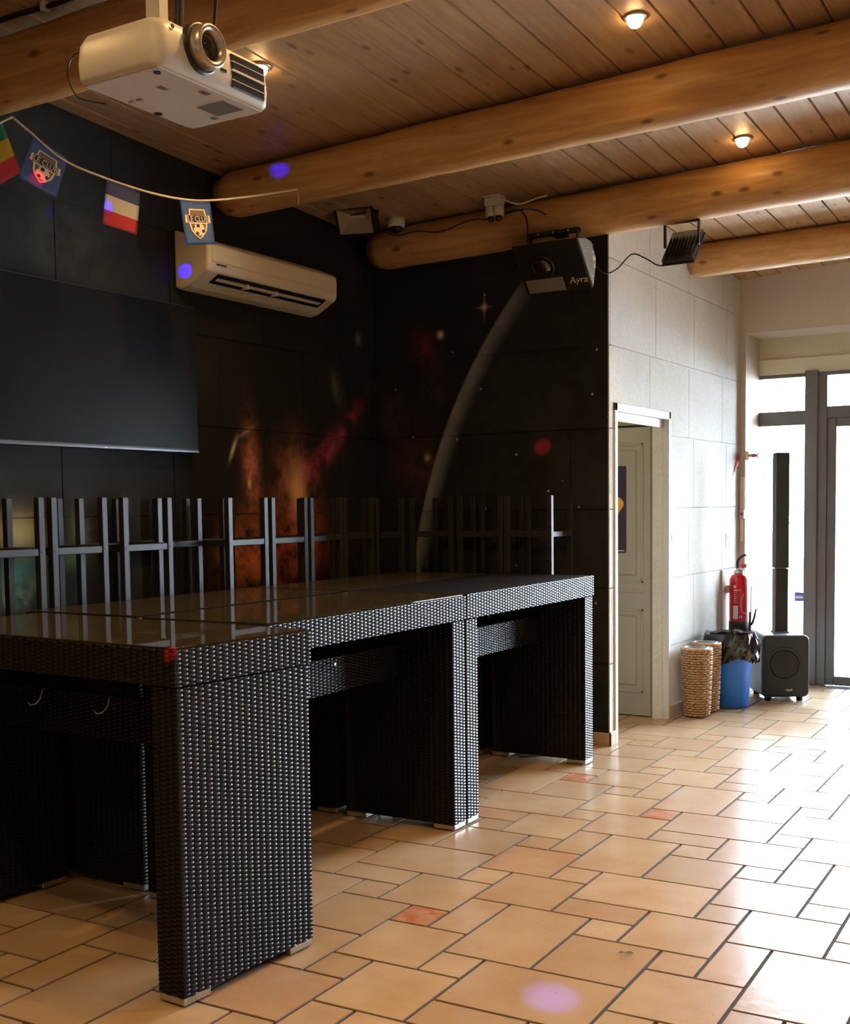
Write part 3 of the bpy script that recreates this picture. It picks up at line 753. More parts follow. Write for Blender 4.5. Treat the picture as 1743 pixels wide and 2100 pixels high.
# ---- bunting
def px3(px, py, fn):
    d = FW+R2*((px-871.5)/FPX)-U2*((py-CYPX)/FPX); return fn(d)
sA = Vector((-4.19, 3.50)); sB = Vector((-3.863, 5.08)); sN = Vector((-(sB-sA).y, (sB-sA).x))
def on_string(px, py, off=0):
    d = FW+R2*((px-871.5)/FPX)-U2*((py-CYPX)/FPX); o = Vector((0, 0, EYE))
    tt = ((sA-Vector((0, 0))).dot(sN)+off*sN.length)/(Vector((d.x, d.y)).dot(sN)); return o+d*tt
t = thing('bunting', 'string of small flags hanging between the two nearest log beams', 'bunting', (-4.02, 4.3, 3.1))
cordpts = [on_string(*p) for p in ((-40, 285), (-10, 258), (25, 240), (60, 270), (130, 328), (215, 365), (300, 393), (370, 408), (430, 411), (520, 402), (609, 388), (611, 400), (612, 420))]
bm = BM(); tube(bm, spline(cordpts[:3], 6), .0055, 6); tube(bm, spline(cordpts[2:11], 6), .0055, 6); tube(bm, cordpts[10:], .004, 6); obj('cord', bm, M['cord'], t)
def flag(label, corners, bands, badge=False):
    """corners: TL, TR, BR, BL pixels; bands: materials from top to bottom"""
    P = [on_string(*c) for c in corners]; nrm = (P[1]-P[0]).cross(P[3]-P[0]).normalized()
    if nrm.dot(FW) > 0: nrm = -nrm
    def at(u, v, o=0):
        a = P[0].lerp(P[1], u); b = P[3].lerp(P[2], u); q = a.lerp(b, v)
        return q+nrm*(o+.0012*math.sin(u*5+1)*v)
    bm = BM(); nu, nv = 10, 12; G = [[bm.verts.new(at(i/nu, j/nv)) for i in range(nu+1)] for j in range(nv+1)]
    for j in range(nv):
        for i in range(nu):
            f = bm.faces.new([G[j][i], G[j][i+1], G[j+1][i+1], G[j+1][i]]); f.smooth = True; f.material_index = min(len(bands)-1, int((j+.5)/nv*len(bands)))
    bmesh.ops.solidify(bm, geom=bm.faces[:], thickness=.0012)
    fl = obj('flag', bm, bands, t); fl['label'] = label
    def layer(name, polys, mat, o):
        bm = BM()
        for pl in polys:
            A = [bm.verts.new(at(u, v, o)) for u, v in pl]; B = [bm.verts.new(at(u, v, o-.0006)) for u, v in pl]
            bm.faces.new(A); bm.faces.new(B[::-1])
            for i in range(len(A)): bm.faces.new([A[i], B[i], B[(i+1) % len(A)], A[(i+1) % len(A)]])
        return sub(name, bm, mat, fl)
    if badge:
        sh = [(.24, .20), (.76, .20), (.78, .33), (.90, .34), (.92, .50), (.80, .52), (.76, .68), (.64, .80), (.5, .88), (.36, .80), (.24, .68), (.20, .52), (.08, .50), (.10, .34), (.22, .33)]
        layer('badge_shield', [sh], M['b_cream'], .003)
        layer('badge_field', [[(.28, .225), (.72, .225), (.74, .34), (.26, .34)], [(.25, .53), (.75, .53), (.71, .67), (.61, .77), (.5, .85), (.39, .77), (.29, .67)]], M['b_brown'], .004)
        layer('badge_band', [[(.16, .345), (.84, .345), (.84, .50), (.16, .50)]], M['b_dark'], .0045)
        circ = lambda cx, cy, r, n: [(cx+r*math.cos(2*PI*i/n), cy+r*.76*math.sin(2*PI*i/n)) for i in range(n)]
        layer('badge_ball', [circ(.5, .655, .185, 20)], M['b_cream'], .005)
        layer('badge_ball_patch', [circ(.47, .575, .065, 5), circ(.63, .70, .06, 5), (circ(.42, .75, .06, 5)), circ(.33, .60, .035, 5)], M['b_dark'], .006)
        tb_ = text_bm('LE CLUB', 1.0, 0)
        xsx = [v.co.x for v in tb_.verts]; ysy = [v.co.y for v in tb_.verts]; x0, x1, z0, z1 = min(xsx), max(xsx), min(ysy), max(ysy)
        for v in tb_.verts:
            u = .17+.66*(v.co.x-x0)/(x1-x0); w = .49-.135*(v.co.y-z0)/(z1-z0); v.co = at(u, w, .0065)
        sub('badge_lettering', tb_, M['b_cream'], fl)
    return fl, layer
fl, layer = flag('green, yellow and red striped flag with a small star', [(-66, 280), (3, 246), (43, 354), (-22, 392)], [M['f_green'], M['f_yellow'], M['f_red']])
layer('flag_star', [[(.5+(.14 if i % 2 == 0 else .06)*math.sin(i*PI/5)+.46*0, .5-(.11 if i % 2 == 0 else .045)*math.cos(i*PI/5)) for i in range(10)]], M['f_green'], .004)
flag('blue club flag with football badge, tilted, left of the striped flag', [(68, 279), (139, 326), (116, 405), (38, 364)], [M['f_blue']], True)
flag('navy, white and red striped flag', [(219, 366), (288, 394), (281, 482), (210, 459)], [M['f_navy'], M['f_white'], M['f_red']])
flag('blue club flag with football badge, in front of the air conditioner', [(368, 409), (431, 413), (442, 501), (381, 502)], [M['f_blue']], True)

# ---- cord along the nearest beam
bm = BM(); pts = [(-4.6+.2*i, 3.30+.0146*i, ceil_z(-4.6+.2*i, 3.3)-.02-.008*math.sin(i*1.7)) for i in range(13)]
tube(bm, spline(pts, 4), .010, 8); cc = thing('cable', 'thick black cable clipped along the top of the nearest beam', 'cable', (-4.0, 3.3, 3.45)); obj('cable_run', bm, M['black'], cc)
for i in (4, 9):
    bm = BM(); box(bm, pts[i][0]-.012, pts[i][0]+.012, pts[i][1]-.018, pts[i][1]+.02, pts[i][2]-.016, pts[i][2]+.022, .003); obj('clip', bm, M['white'], cc)

# ---- small floodlight in the corner (reflector seen from below)
t = thing('floodlight', 'small black floodlight with bright reflector in the dark ceiling corner', 'floodlight', (-4.30, 6.25, 3.36))
fm = Matrix.Translation((-4.29, 6.25, 3.335)) @ Matrix.Rotation(.35, 4, 'Z') @ Matrix.Rotation(.62, 4, 'X')
def loc_part(name, bm, mat, parent, mt): xf(bm, mt); return obj(name, bm, mat, parent)
bm = BM(); box(bm, -.125, .125, .045, .075, -.095, .095, .006)
box(bm, -.125, .125, -.055, .05, .082, .095); box(bm, -.125, .125, -.055, .05, -.095, -.082); box(bm, -.125, -.112, -.055, .05, -.095, .095); box(bm, .112, .125, -.055, .05, -.095, .095)
loc_part('housing', bm, M['black'], t, fm)
bm = BM()
A = [(-.108, -.05, -.078), (.108, -.05, -.078), (.108, -.05, .078), (-.108, -.05, .078)]; B = [(-.045, .04, -.012), (.045, .04, -.012), (.045, .04, .05), (-.045, .04, .05)]
va = [bm.verts.new(p) for p in A]; vb = [bm.verts.new(p) for p in B]; bm.faces.new(vb)
for i in range(4): bm.faces.new([va[i], va[(i+1) % 4], vb[(i+1) % 4], vb[i]])
loc_part('reflector', bm, M['reflector'], t, fm)
bm = BM(); box(bm, -.112, .112, -.057, -.054, -.083, .083); loc_part('front_glass', bm, M['glassdark'], t, fm)
zc = ceil_z(-4.29, 6.28)
bm = BM(); box(bm, -4.435, -4.42, 6.26, 6.285, 3.33, zc, .002); box(bm, -4.16, -4.145, 6.26, 6.285, 3.34, zc, .002); box(bm, -4.435, -4.145, 6.255, 6.29, zc-.006, zc+.004); obj('bracket', bm, M['black'], t)

# ---- dome camera
zc = ceil_z(-4.147, 6.50); x, y = -4.147, 6.49
t = thing('dome_camera', 'small white dome camera with dark eye above the end of the third beam', 'security camera', (x, y, zc-.09))
bm = BM(); lathe(bm, [(.058, zc+.004), (.058, zc-.045), (.054, zc-.056), (.045, zc-.058)], x, y, 28); obj('base', bm, M['white'], t)
bm = BM(); lathe(bm, [(.042, zc-.057), (.040, zc-.072), (.030, zc-.086), (.012, zc-.094), (.003, zc-.095)], x, y, 24); obj('dome', bm, M['blackgloss'], t)

# ---- junction box with two plugs
x, y = -3.45, 6.53; zc = ceil_z(x, y)
t = thing('junction_box', 'white ceiling socket with two plugs hanging above the third beam', 'socket', (x, y, zc-.13))
bm = BM(); box(bm, x-.062, x+.05, y-.05, y+.06, zc-.006, zc+.004, .002); box(bm, x-.055, x+.045, y-.045, y+.05, zc-.058, zc-.005, .008); obj('box', bm, M['white'], t)
for s in (-.028, .026):
    bm = BM(); lathe(bm, [(.030, zc-.118), (.034, zc-.112), (.034, zc-.060), (.028, zc-.057)], x+s, y, 20); pl = obj('plug', bm, M['white'], t)
    bm = BM(); lathe(bm, [(.012, zc-.148), (.018, zc-.14), (.02, zc-.118)], x+s, y, 14); sub('plug_cap', bm, M['black'], pl)
bm = BM(); tube(bm, spline([(x+.05, y, zc-.02), (x+.14, y+.05, zc-.052), (x+.24, y+.10, zc-.02), (x+.30, y+.12, zc-.008)]), .006, 6); obj('supply_cable', bm, M['white'], t)

def beam3(xq):
    f_ = (xq+4.42)/3.82; return 6.65+.35*f_, 3.21+.163*f_, .126+.017*f_
def on_beam(xq, ang, extra=.004):
    yy, zz, rr = beam3(xq); a = math.radians(ang); return (xq, yy-(rr+extra)*math.cos(a), zz+(rr+extra)*math.sin(a))
# black wavy cable along third beam
bm = BM(); P = [(-4.21, 6.50, 3.275), on_beam(-4.16, 22, .006)]+[on_beam(-4.16+.07*i, 18+8*math.sin(i*1.1)-i*.6+i*i*.16, .006) for i in range(1, 10)]+[on_beam(-3.48, 32, .012), (-3.47, 6.53, 3.285)]
tube(bm, spline(P, 5), .0042, 6); tag(obj('cable', bm, M['black'], None), 'thin black wavy cable along the third beam, from camera to socket', 'cable')
bm = BM(); P = [(-3.42, 6.53, 3.29), on_beam(-3.36, 38, .008), on_beam(-3.30, 20, .008), on_beam(-3.27, -5, .012), (-3.25, 6.58, 3.12), (-3.22, 6.60, 3.06)]
tube(bm, spline(P, 5), .0045, 6); P = [(-3.42, 6.535, 3.29), on_beam(-3.33, 34, .008), on_beam(-3.22, 24, .008), on_beam(-3.15, 6, .008)]; tube(bm, spline(P, 5), .0045, 6)
tag(obj('cable', bm, M['black'], None), 'two black leads from the socket down to the effect light', 'cable')

# ---- effect light
t = thing('effect_light', 'black angled party effect light hanging under the third beam', 'effect light', (-3.07, 6.6, 2.8))
X0, X1 = -3.285, -2.85
prof = [(6.418, 3.066), (6.535, 3.088), (6.618, 3.080), (6.693, 2.991), (6.648, 2.806)]
bm = BM(); poly_prism(bm, prof, 0, X0, X1-.004); obj('housing', bm, M['black'], t, bevmod=.006)
bm = BM(); poly_prism(bm, [(6.424, 3.062), (6.534, 3.083), (6.615, 3.076), (6.688, 2.990), (6.645, 2.815)], 0, X1-.004, X1+.003); sp_ = obj('side_plate', bm, M['greyfins'], t)
bm = BM(); disc(bm, (X1+.0035, 6.655, 2.985), (1, 0, 0), .018, 16); disc(bm, (X1+.0035, 6.665, 2.945), (1, 0, 0), .016, 16)
disc(bm, (X1+.0035, 6.635, 3.02), (1, 0, 0), .009, 12); disc(bm, (X1+.0035, 6.56, 3.035), (1, 0, 0), .005, 8); disc(bm, (X1+.0035, 6.53, 3.01), (1, 0, 0), .005, 8); disc(bm, (X1+.0035, 6.64, 2.88), (1, 0, 0), .005, 8); sub('socket', bm, M['white'], sp_)
fT = Vector((0, 6.418, 3.066)); fB = Vector((0, 6.648, 2.806)); fdn = (fB-fT).normalized(); fn = Vector((0, fdn.z, -fdn.y))
if fn.y > 0: fn = -fn
def fpt(x, s, o): return Vector((x, 0, 0))+fT+fdn*s+fn*o
FM = Matrix(((1, 0, 0, 0), (0, -fdn.y, fn.y, 0), (0, -fdn.z, fn.z, 0), (0, 0, 0, 1)))
FM.translation = fT
bm = BM(); lathe(bm, [(.075, 0), (.075, .012), (.066, .016), (.060, .010)], n=32); xf(bm, Matrix.Translation(Vector((-3.12, 0, 0))+fdn*.155) @ FM); lr = obj('lens_ring', bm, M['black'], t)
bm = BM(); lathe(bm, [(.062, .008), (.05, .022), (.03, .032), (.006, .036)], n=28); xf(bm, Matrix.Translation(Vector((-3.12, 0, 0))+fdn*.155) @ FM); sub('lens', bm, M['lens'], lr)
bm = BM(); b2 = BM(); box(b2, -3.265, -3.02, -.333, -.24, 0, .004, .002); xf(b2, FM); merge(bm, b2); obj('mesh_grille', bm, M['greyfins'], t)
bm = text_bm('Ayra', .062, .0008, .25); xf(bm, FM @ Matrix.Translation((-2.925, -.275, .003))); obj('lettering', bm, M['b_cream'], t)
bm = BM()
yy, zz, rr = beam3(-3.07)
box(bm, -3.235, -2.905, 6.555, 6.595, 3.135, 3.162, .003)
for x in (-3.235, -2.915): box(bm, x-.004, x+.010, 6.555, 6.595, 3.05, 3.16, .002)
box(bm, -3.11, -3.03, 6.59, 6.70, 3.14, 3.156, .002)
br = obj('bracket', bm, M['black'], t)
bm = BM()
for q in (-3.17, -3.07, -2.97): disc(bm, (q, 6.554, 3.149), (0, -1, 0), .006, 10)
sub('bolt', bm, M['steel'], br)

# ---- black floodlight seen from behind
t = thing('floodlight', 'black floodlight on a bracket under the third beam, before the pale wall', 'floodlight', (-2.36, 6.84, 2.93))
mt = Matrix.Translation((-2.365, 6.855, 3.035)) @ Matrix.Rotation(math.atan2(.195, .198), 4, 'X')
# local: plate in XZ plane, tilted so that the bottom comes towards the room
bm = BM(); box(bm, -.095, .095, -.012, .020, -.139, .139, .004); loc_part('housing', bm, M['black'], t, mt.copy() @ Matrix.Rotation(-2*math.atan2(.195, .198), 4, 'X'))
mt2 = mt @ Matrix.Rotation(-2*math.atan2(.195, .198), 4, 'X')
bm = BM()
for i in range(9): box(bm, -.08+i*.02, -.077+i*.02, -.030, -.011, -.12, .06, .001)
loc_part('cooling_fin', bm, M['black'], t, mt2)
bm = BM(); box(bm, -.100, .100, .018, .030, -.145, .145, .003); loc_part('front_rim', bm, M['black'], t, mt2)
bm = BM(); yb = beam3(-2.36)
box(bm, -2.474, -2.462, 6.825, 6.850, 3.03, 3.172, .002); box(bm, -2.268, -2.256, 6.825, 6.850, 3.03, 3.178, .002); box(bm, -2.474, -2.256, 6.822, 6.853, 3.165, 3.172, .001); obj('bracket', bm, M['black'], t)
bm = BM(); P = [(-2.852, 6.675, 2.95), (-2.80, 6.71, 2.90), (-2.74, 6.76, 2.93), (-2.66, 6.79, 3.01), (-2.58, 6.80, 2.98), (-2.50, 6.82, 2.93), (-2.44, 6.84, 2.95), (-2.42, 6.85, 3.02)]
tube(bm, spline(P, 6), .0045, 6); tag(obj('cable', bm, M['blackmetal'], None), 'grey wavy cable from the effect light to the black floodlight', 'cable')

# ---- willow baskets: real woven strands
def basket(label, cx, cy, h, rb, rt, seed):
    t = thing('wicker_basket', label, 'basket', (cx, cy, 0), group='tall willow baskets')
    bm = BM(); r_ = random.Random(seed); ns, rows = 14, 26
    def rad(z): return rb+(rt-rb)*(z/h)**.8
    for j in range(rows):
        z = .012+(h-.03)*(j+.5)/rows; pts = []
        for i in range(ns*4+1):
            a = 2*PI*i/(ns*4); wv = math.cos(a*ns/1.0*1.0+PI*(j % 2))
            r = rad(z)+.0065*math.cos(PI*i/1.0+PI*j) if False else rad(z)+.0085*math.cos(PI*i/2+PI*(j % 2))
            pts.append((cx+r*math.cos(a), cy+r*math.sin(a), z+r_.uniform(-.001, .001)))
        tube(bm, pts, .0078, 6, cap=False)
    obj('weave', bm, M['willow'], t)
    bm = BM()
    for i in range(ns):
        a = 2*PI*(i+.5)/ns; tube(bm, [(cx+rad(z)*math.cos(a), cy+rad(z)*math.sin(a), z) for z in (.004, h*.33, h*.66, h-.01)], .004, 5)
    obj('stake', bm, M['willow'], t)['kind'] = 'stuff'
    bm = BM()
    tube(bm, [(cx+(rt+.002)*math.cos(2*PI*i/40), cy+(rt+.002)*math.sin(2*PI*i/40), h-.008+.003*math.sin(i*2.2)) for i in range(41)], .011, 8, cap=False); obj('rim', bm, M['willow'], t)
    bm = BM(); lathe(bm, [(rb-.012, .015), (rt-.014, h+.006), (rt-.018, h+.006), (rb-.018, .02)], cx, cy, 32, capt=True); obj('liner', bm, M['liner'], t)
basket('tall willow basket in front, nearest the doorway', -2.668, 8.045, .492, .080, .099, 1)
basket('tall willow basket tucked behind the front basket', -2.675, 8.272, .505, .080, .099, 2)

# ---- blue bin and its bag
bx, by = -2.598, 8.585
t = thing('waste_bin', 'round blue plastic bin beside the willow baskets', 'bin', (bx, by, 0))
bm = BM(); lathe(bm, [(.130, .004), (.135, 0), (.140, .006), (.160, .50), (.164, .51), (.160, .512), (.156, .50), (.134, .012)], bx, by, 44, capb=True, capt=True); obj('body', bm, M['blue'], t)
bm = BM(); r_ = random.Random(5); nA = 72; rings = []
def bagr(a, z, ph): return
hem = [.345+.012*math.sin(2*PI*a/nA*1+2.2)+.018*math.sin(2*PI*a/nA*5)+r_.uniform(-.005, .005) for a in range(nA)]
topz = [.553+.004*math.sin(2*PI*a/nA*9)+.004*math.sin(2*PI*a/nA*4+1) for a in range(nA)]
for k_ in range(9):
    ring = []
    for a in range(nA):
        an = 2*PI*a/nA; s = k_/6
        if k_ <= 6:
            z = topz[a]+(hem[a]-topz[a])*s; base = .176+.016*math.sin(s*PI)-.010*s
            crump = max(0, math.cos(an+.25))**1.5
            r = base+.004+.003*math.sin(an*7+k_*.4)+crump*(.016*math.sin(an*13+k_*1.7)*math.sin(s*PI+.3)+r_.uniform(-.012, .018)*s+.050*s)
        else:
            z = topz[a]-.012-(k_-7)*.10; r = .154-.008*(k_-6)+r_.uniform(-.002, .002)
        ring.append(bm.verts.new((bx+r*math.cos(an), by+r*math.sin(an), z)))
    rings.append(ring)
order = rings[6::-1]+[rings[7], rings[8]]
for A, B in zip(order, order[1:]):
    for i in range(nA): bm.faces.new([A[i], A[(i+1) % nA], B[(i+1) % nA], B[i]])
tag(obj('bin_bag', bm, M['bag'], None), 'crumpled black bin bag folded over the blue bin', 'bag')

# ---- loudspeaker bass unit with column
SA = math.radians(30); scx, scy = -2.285, 8.98
t = thing('subwoofer', 'black bass loudspeaker box on the floor, carrying the thin column', 'loudspeaker', (scx, scy, 0), (0, 0, SA))
w2_, dpt, z0, z1 = .18, .44, .03, .505
bm = BM(); out = rrect(-w2_, w2_, z0, z1, .045, 6)
poly_prism(bm, out, 1, .012, dpt); obj('cabinet', bm, M['cab'], t, local=True, bevmod=.006)
bm = BM(); poly_prism(bm, rrect(-w2_+.004, w2_-.004, z0+.004, z1-.004, .042, 6), 1, -.004, .012); fg = obj('front_grille', bm, M['grille'], t, local=True, bevmod=.008)
bm = BM(); poly_prism(bm, rrect(-w2_+.022, w2_-.05, z0+.02, z1-.012, .02, 4), 1, -.010, -.003); obj('front_panel', bm, M['grille'], t, local=True, bevmod=.003)
def ringy(prof, cx, cy, cz):
    b2 = BM(); lathe(b2, prof, n=40); xf(b2, Matrix.Translation((cx, cy, cz)) @ Matrix.Rotation(PI/2, 4, 'X')); return b2
bm = ringy([(.135, .0), (.133, .005), (.118, .006), (.112, .001)], -.014, -.009, .285); sr = obj('speaker_ring', bm, M['grille'], t, local=True)
bm = ringy([(.112, .002), (.10, .004), (.05, .002), (.035, .006), (.01, .008)], -.014, -.009, .285); obj('speaker_cone', bm, M['rubber'], t, local=True)
bm = BM()
for i in range(6): box(bm, .0+i*.0085, .006+i*.0085, -.0125, -.0095, .083, .091+.002*(i % 3))
box(bm, .012, .036, -.0125, -.0095, .077, .079); obj('badge', bm, M['labelwhite'], t, local=True)
for sx in (-.12, .12):
    for yy in (.05, .38): bm = BM(); lathe(bm, [(.024, 0), (.026, .031)], sx, yy, 16); obj('foot', bm, M['rubber'], t, local=True)
t = thing('column_speaker', 'slim tall black speaker column standing on the bass box', 'loudspeaker', (-2.376, 9.158, .505), (0, 0, SA))
bm = BM(); box(bm, -.052, .052, -.055, .055, .50, 1.385, .008, seg=2); obj('array_section', bm, M['grille'], t, local=True)
bm = BM(); box(bm, -.050, .050, -.053, .053, .004, .498, .006); obj('spacer_section', bm, M['black'], t, local=True)
bm = BM(); box(bm, -.058, .058, -.06, .06, 0, .012, .003); obj('base_socket', bm, M['cab'], t, local=True)

# ---- fire extinguisher on the wall
ex, ey, ez = XW+.105, 9.19, .50
t = thing('fire_extinguisher', 'red fire extinguisher hanging on the wall above the bin', 'fire extinguisher', (ex, ey, ez))
bm = BM(); lathe(bm, [(.070, ez+.07), (.074, ez+.075), (.074, ez+.385), (.070, ez+.415), (.055, ez+.44), (.035, ez+.452), (.03, ez+.455)], ex, ey, 36); tk = obj('tank', bm, M['red'], t)
bm = BM(); lathe(bm, [(.070, ez), (.077, ez+.004), (.077, ez+.074), (.073, ez+.078)], ex, ey, 36); obj('base_ring', bm, M['rubber'], t)
bm = BM(); lathe(bm, [(.036, ez+.452), (.038, ez+.458), (.038, ez+.474), (.028, ez+.478), (.02, ez+.49)], ex, ey, 20); box(bm, ex-.015, ex+.05, ey-.014, ey+.014, ez+.478, ez+.498, .003); obj('valve', bm, M['steel'], t)
bm = BM(); tube(bm, spline([(ex-.01, ey, ez+.49), (ex-.008, ey-.01, ez+.54), (ex+.01, ey-.02, ez+.575), (ex+.045, ey-.03, ez+.598), (ex+.065, ey-.035, ez+.600)]), [.011]*20+[.010]*10+[.008]*11, 8); obj('handle', bm, M['rubber'], t)
bm = BM(); box(bm, ex+.02, ex+.06, ey-.012, ey+.012, ez+.50, ez+.53, .004); obj('pin_tag', bm, M['redcloth'], t)
def curved_label(a0, a1, za, zb, n=8, mi=0, r=.0748, bm=None):
    bm = bm or BM(); G = []
    for j in (za, zb): G.append([bm.verts.new((ex+r*math.cos(a0+(a1-a0)*i/n), ey+r*math.sin(a0+(a1-a0)*i/n), ez+j)) for i in range(n+1)])
    for i in range(n): bm.faces.new([G[0][i], G[0][i+1], G[1][i+1], G[1][i]])
    return bm
A0 = -PI/2+.28                                          # direction towards the room
bm = curved_label(A0-.62, A0-.08, .10, .205); sub('label', bm, M['labelwhite'], tk)
bm = BM()
for i in range(7): curved_label(A0-.55, A0-.55+(.28 if i % 3 else .34), .225+i*.016, .229+i*.016, bm=bm)
curved_label(A0-.55, A0-.30, .345, .365, bm=bm); curved_label(A0-.55, A0+.25, .325, .329, bm=bm)
for i in range(22):
    a = PI*.55+1.1*PI*i/22; curved_label(A0+.62+.45*math.cos(a), A0+.62+.45*math.cos(a)+.05, .215+.075*math.sin(a), .221+.075*math.sin(a), 1, bm=bm)
curved_label(A0+.08, A0+.16, .108, .124, bm=bm); curved_label(A0+.22, A0+.34, .106, .126, bm=bm)
sub('print', bm, M['labelwhite'], tk)
bm = BM(); box(bm, XW, XW+.034, ey-.03, ey+.03, ez+.30, ez+.36, .003); obj('wall_hook', bm, M['white'], t)

# ---- small things on the wall by the window
t = thing('light_switch', 'square white light switch beside the doorway', 'switch', (XW, 7.93, 1.265))
bm = BM(); box(bm, XW, XW+.010, 7.888, 7.972, 1.225, 1.307, .003); obj('plate', bm, M['white'], t)
bm = BM(); box(bm, XW+.009, XW+.014, 7.900, 7.960, 1.237, 1.295, .003); obj('rocker', bm, M['whitetrim'], t)
t = thing('wall_sign', 'small red and white sign on the pale wall above the extinguisher', 'sign', (XW, 9.25, 1.18))
bm = BM(); box(bm, XW, XW+.003, 9.19, 9.32, 1.14, 1.27, .001); obj('sign_plate', bm, M['labelwhite'], t)
bm = BM(); box(bm, XW+.003, XW+.004, 9.20, 9.31, 1.225, 1.265); box(bm, XW+.003, XW+.004, 9.25, 9.29, 1.15, 1.225); obj('sign_symbol', bm, M['redcloth'], t)
t = thing('call_point', 'white alarm box with a red button on the corner post', 'alarm', (-2.785, YE, 1.42))
bm = BM(); box(bm, -2.800, -2.762, YE-.024, YE, 1.385, 1.455, .003); obj('box', bm, M['white'], t)
bm = BM(); disc(bm, (-2.781, YE-.0255, 1.42), (0, -1, 0), .013, 16); obj('button', bm, M['redcloth'], t)
bm = BM(); box(bm, -2.800, -2.764, YE-.012, YE, 1.46, 1.72, .003); box(bm, -2.800, -2.768, YE-.012, YE, 1.20, 1.38, .003); tag(obj('cable_duct', bm, M['ivory'], None), 'ivory plastic cable duct running down the corner post', 'cable duct')
t = thing('pennant', 'red tapering pennant hanging on the corner of the pale wall', 'pennant', (XW, 9.40, 1.9))
bm = BM()
for i, (a, b) in enumerate(((9.34, 1.72), (9.38, 1.76), (9.42, 1.80))):
    poly_prism(bm, [(9.50, 1.925-.02*i), (9.49, 1.88-.03*i), (a, b)], 0, XW+.002+.004*i, XW+.005+.004*i)
obj('streamer', bm, M['redcloth'], t)
t = thing('figurine', 'little purple and yellow figure hooked on a cream holder by the window', 'figurine', (-2.76, 9.6, 1.885))
bm = BM(); box(bm, -2.76, -2.725, YE-.03, YE+.03, 1.855, 1.925, .006); obj('holder', bm, M['ivory'], t)
bm = BM(); lathe(bm, [(.012, 0), (.016, .01), (.013, .022)], n=12); xf(bm, Matrix.Translation((-2.726, YE, 1.89)) @ Matrix.Rotation(PI/2, 4, 'Y')); obj('collar', bm, M['p_yellow'], t)
bm = BM(); lathe(bm, [(.013, .022), (.017, .034), (.010, .046), (.012, .055), (.004, .066)], n=12); tube(bm, [(.0, .0, .05), (.018, .004, .072)], .004, 6); tube(bm, [(.0, .0, .05), (-.018, .004, .072)], .004, 6)
xf(bm, Matrix.Translation((-2.726, YE, 1.89)) @ Matrix.Rotation(PI/2, 4, 'Y')); obj('body', bm, M['p_pink'], t)
t = thing('window_sticker', 'small blue and white sticker on the narrow window pane', 'sticker', (-2.43, YG-.002, .72))
bm = BM(); box(bm, -2.462, -2.385, YG-.002, YG-.0005, .685, .762); obj('sticker_sheet', bm, M['signblue'], t)
bm = BM(); box(bm, -2.452, -2.387, YG-.003, YG-.002, .708, .732); obj('sticker_band', bm, M['labelwhite'], t)
# stick with hook behind the bin
t = thing('hooked_stick', 'thin black stick with a hooked head behind the bin bag', 'stick', (-2.585, 9.10, 0))
bm = BM(); tube(bm, [(-2.60, 9.10, .006), (-2.592, 9.11, .55)], .006, 6); tube(bm, [(-2.592, 9.11, .5), (-2.588, 9.115, .86)], .003, 6); obj('shaft', bm, M['black'], t)
bm = BM(); tube(bm, spline([(-2.598, 9.105, .52), (-2.594, 9.105, .57), (-2.582, 9.105, .565), (-2.566, 9.105, .60), (-2.553, 9.105, .655), (-2.545, 9.105, .69)]), [.010]*20+[.009]*10+[.008]*10+[.006]*8+[.003]*3, 8)
tube(bm, [(-2.596, 9.107, .50), (-2.593, 9.108, .66)], .010, 8); obj('hook_head', bm, M['black'], t)

# ---- poster on the lobby door (generic shape)
t = thing('poster', 'dark purple poster with a yellow shape on the lobby door', 'poster', (-3.3, LY-.016, 1.165))
bm = BM(); poly_prism(bm, rrect(-3.53, -3.119, 1.165, 1.78, .012, 4), 1, LY-.0165, LY-.0145); obj('sheet', bm, M['purple'], t)
bm = BM(); pts = []
for i in range(40):
    a = 2*PI*i/40; r = 1+.10*math.sin(3*a+.4)+.05*math.sin(7*a)
    pts.append((-3.315+.160*r*math.cos(a), 1.485+.13*r*math.sin(a)))
poly_prism(bm, pts, 1, LY-.0175, LY-.0164); obj('yellow_shape', bm, M['p_yellow'], t)
bm = BM(); poly_prism(bm, [(-3.315+.085*math.cos(i*PI/9)*(1+.1*(i % 2)), 1.485+.05*math.sin(i*PI/9)*(1+.1*(i % 2))) for i in range(18)], 1, LY-.0182, LY-.0174); obj('mauve_shape', bm, M['p_pink'], t)
bm = BM(); box(bm, -3.30, -3.135, LY-.0172, LY-.0164, 1.178, 1.184); obj('bottom_line', bm, M['labelwhite'], t)
l = bpy.data.lights.new('lobby_lamp', 'POINT'); l.energy = 3.2; l.color = (1, .80, .42); l.shadow_soft_size = .06
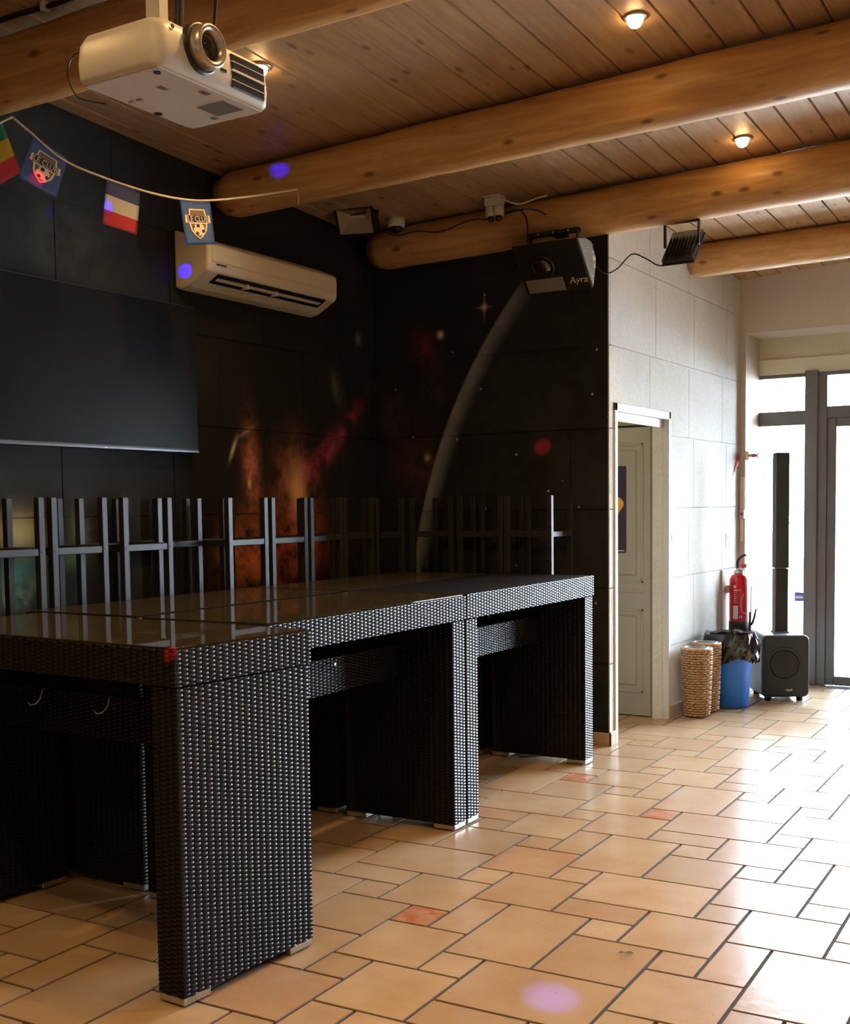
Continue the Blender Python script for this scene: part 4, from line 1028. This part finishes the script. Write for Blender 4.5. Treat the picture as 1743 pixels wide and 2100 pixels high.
o = bpy.data.objects.new('lobby_lamp', l); COL.objects.link(o); o.location = (-3.35, 7.45, 2.44)

# ---- scraps on the floor
def scrap(x, y, s, label, mat, seed):
    r_ = random.Random(seed); bm = BM(); n = 7; G = []
    for i in range(n):
        a = i/(n-1)-.5; G.append([bm.verts.new((x+s*a*1.6+.2*s*b, y+s*b*.5*(1-abs(a))+.3*s*a, .004+s*.22*abs(math.sin(a*4+b*2))+r_.uniform(0, .003))) for b in (-.8, 0, .8)])
    for i in range(n-1):
        for j in range(2): bm.faces.new([G[i][j], G[i+1][j], G[i+1][j+1], G[i][j+1]])
    bmesh.ops.solidify(bm, geom=bm.faces[:], thickness=.0015)
    tag(obj('dry_leaf', bm, mat, None), label, 'leaf')
scrap(-1.44, 3.63, .030, 'small dry curled leaf lying on the bare tiles', M['leafdry'], 1)
scrap(-2.44, 8.33, .03, 'tiny brown leaf on the tiles beside the blue bin', M['leafdry'], 2)

# ---- party light beams: tight coloured spots from the effect lamp near the ceiling behind the viewer
def party(src, dst, col, e, deg):
    l = bpy.data.lights.new('party_beam', 'SPOT'); l.energy = e; l.color = col; l.spot_size = math.radians(deg); l.spot_blend = 1.0; l.shadow_soft_size = .004
    o = bpy.data.objects.new('party_beam', l); COL.objects.link(o); o.location = src
    d = Vector(dst)-Vector(src); o.rotation_euler = d.to_track_quat('-Z', 'Y').to_euler()
SRC = (.6, 1.0, 3.1)
party(SRC, (-4.006, 5.12, 3.338), (.002, 0, 1), 9000, .62)
party((-1.2, 1.0, 2.9), (-4.455, 4.846, 2.80), (.002, 0, 1), 7000, .85)
party((.2, .9, 3.2), (-1.517, 3.198, 0), (.10, .10, 1), 1500, 2.9)
party((-.6, .6, 2.9), (-2.45, 2.562, 1.09), (1, .01, .02), 5000, .65)
party((.4, .8, 3.0), (-3.263, 6.80, 1.88), (1, .01, .03), 5000, .55)
fp_ = on_string(218, 425); party((1.0, 3.0, 2.3), fp_, (.002, 0, 1), 2600, .42)
fp_ = on_string(76, 368); party((-.4, .4, 2.5), fp_, (1, .01, .06), 2600, .42)
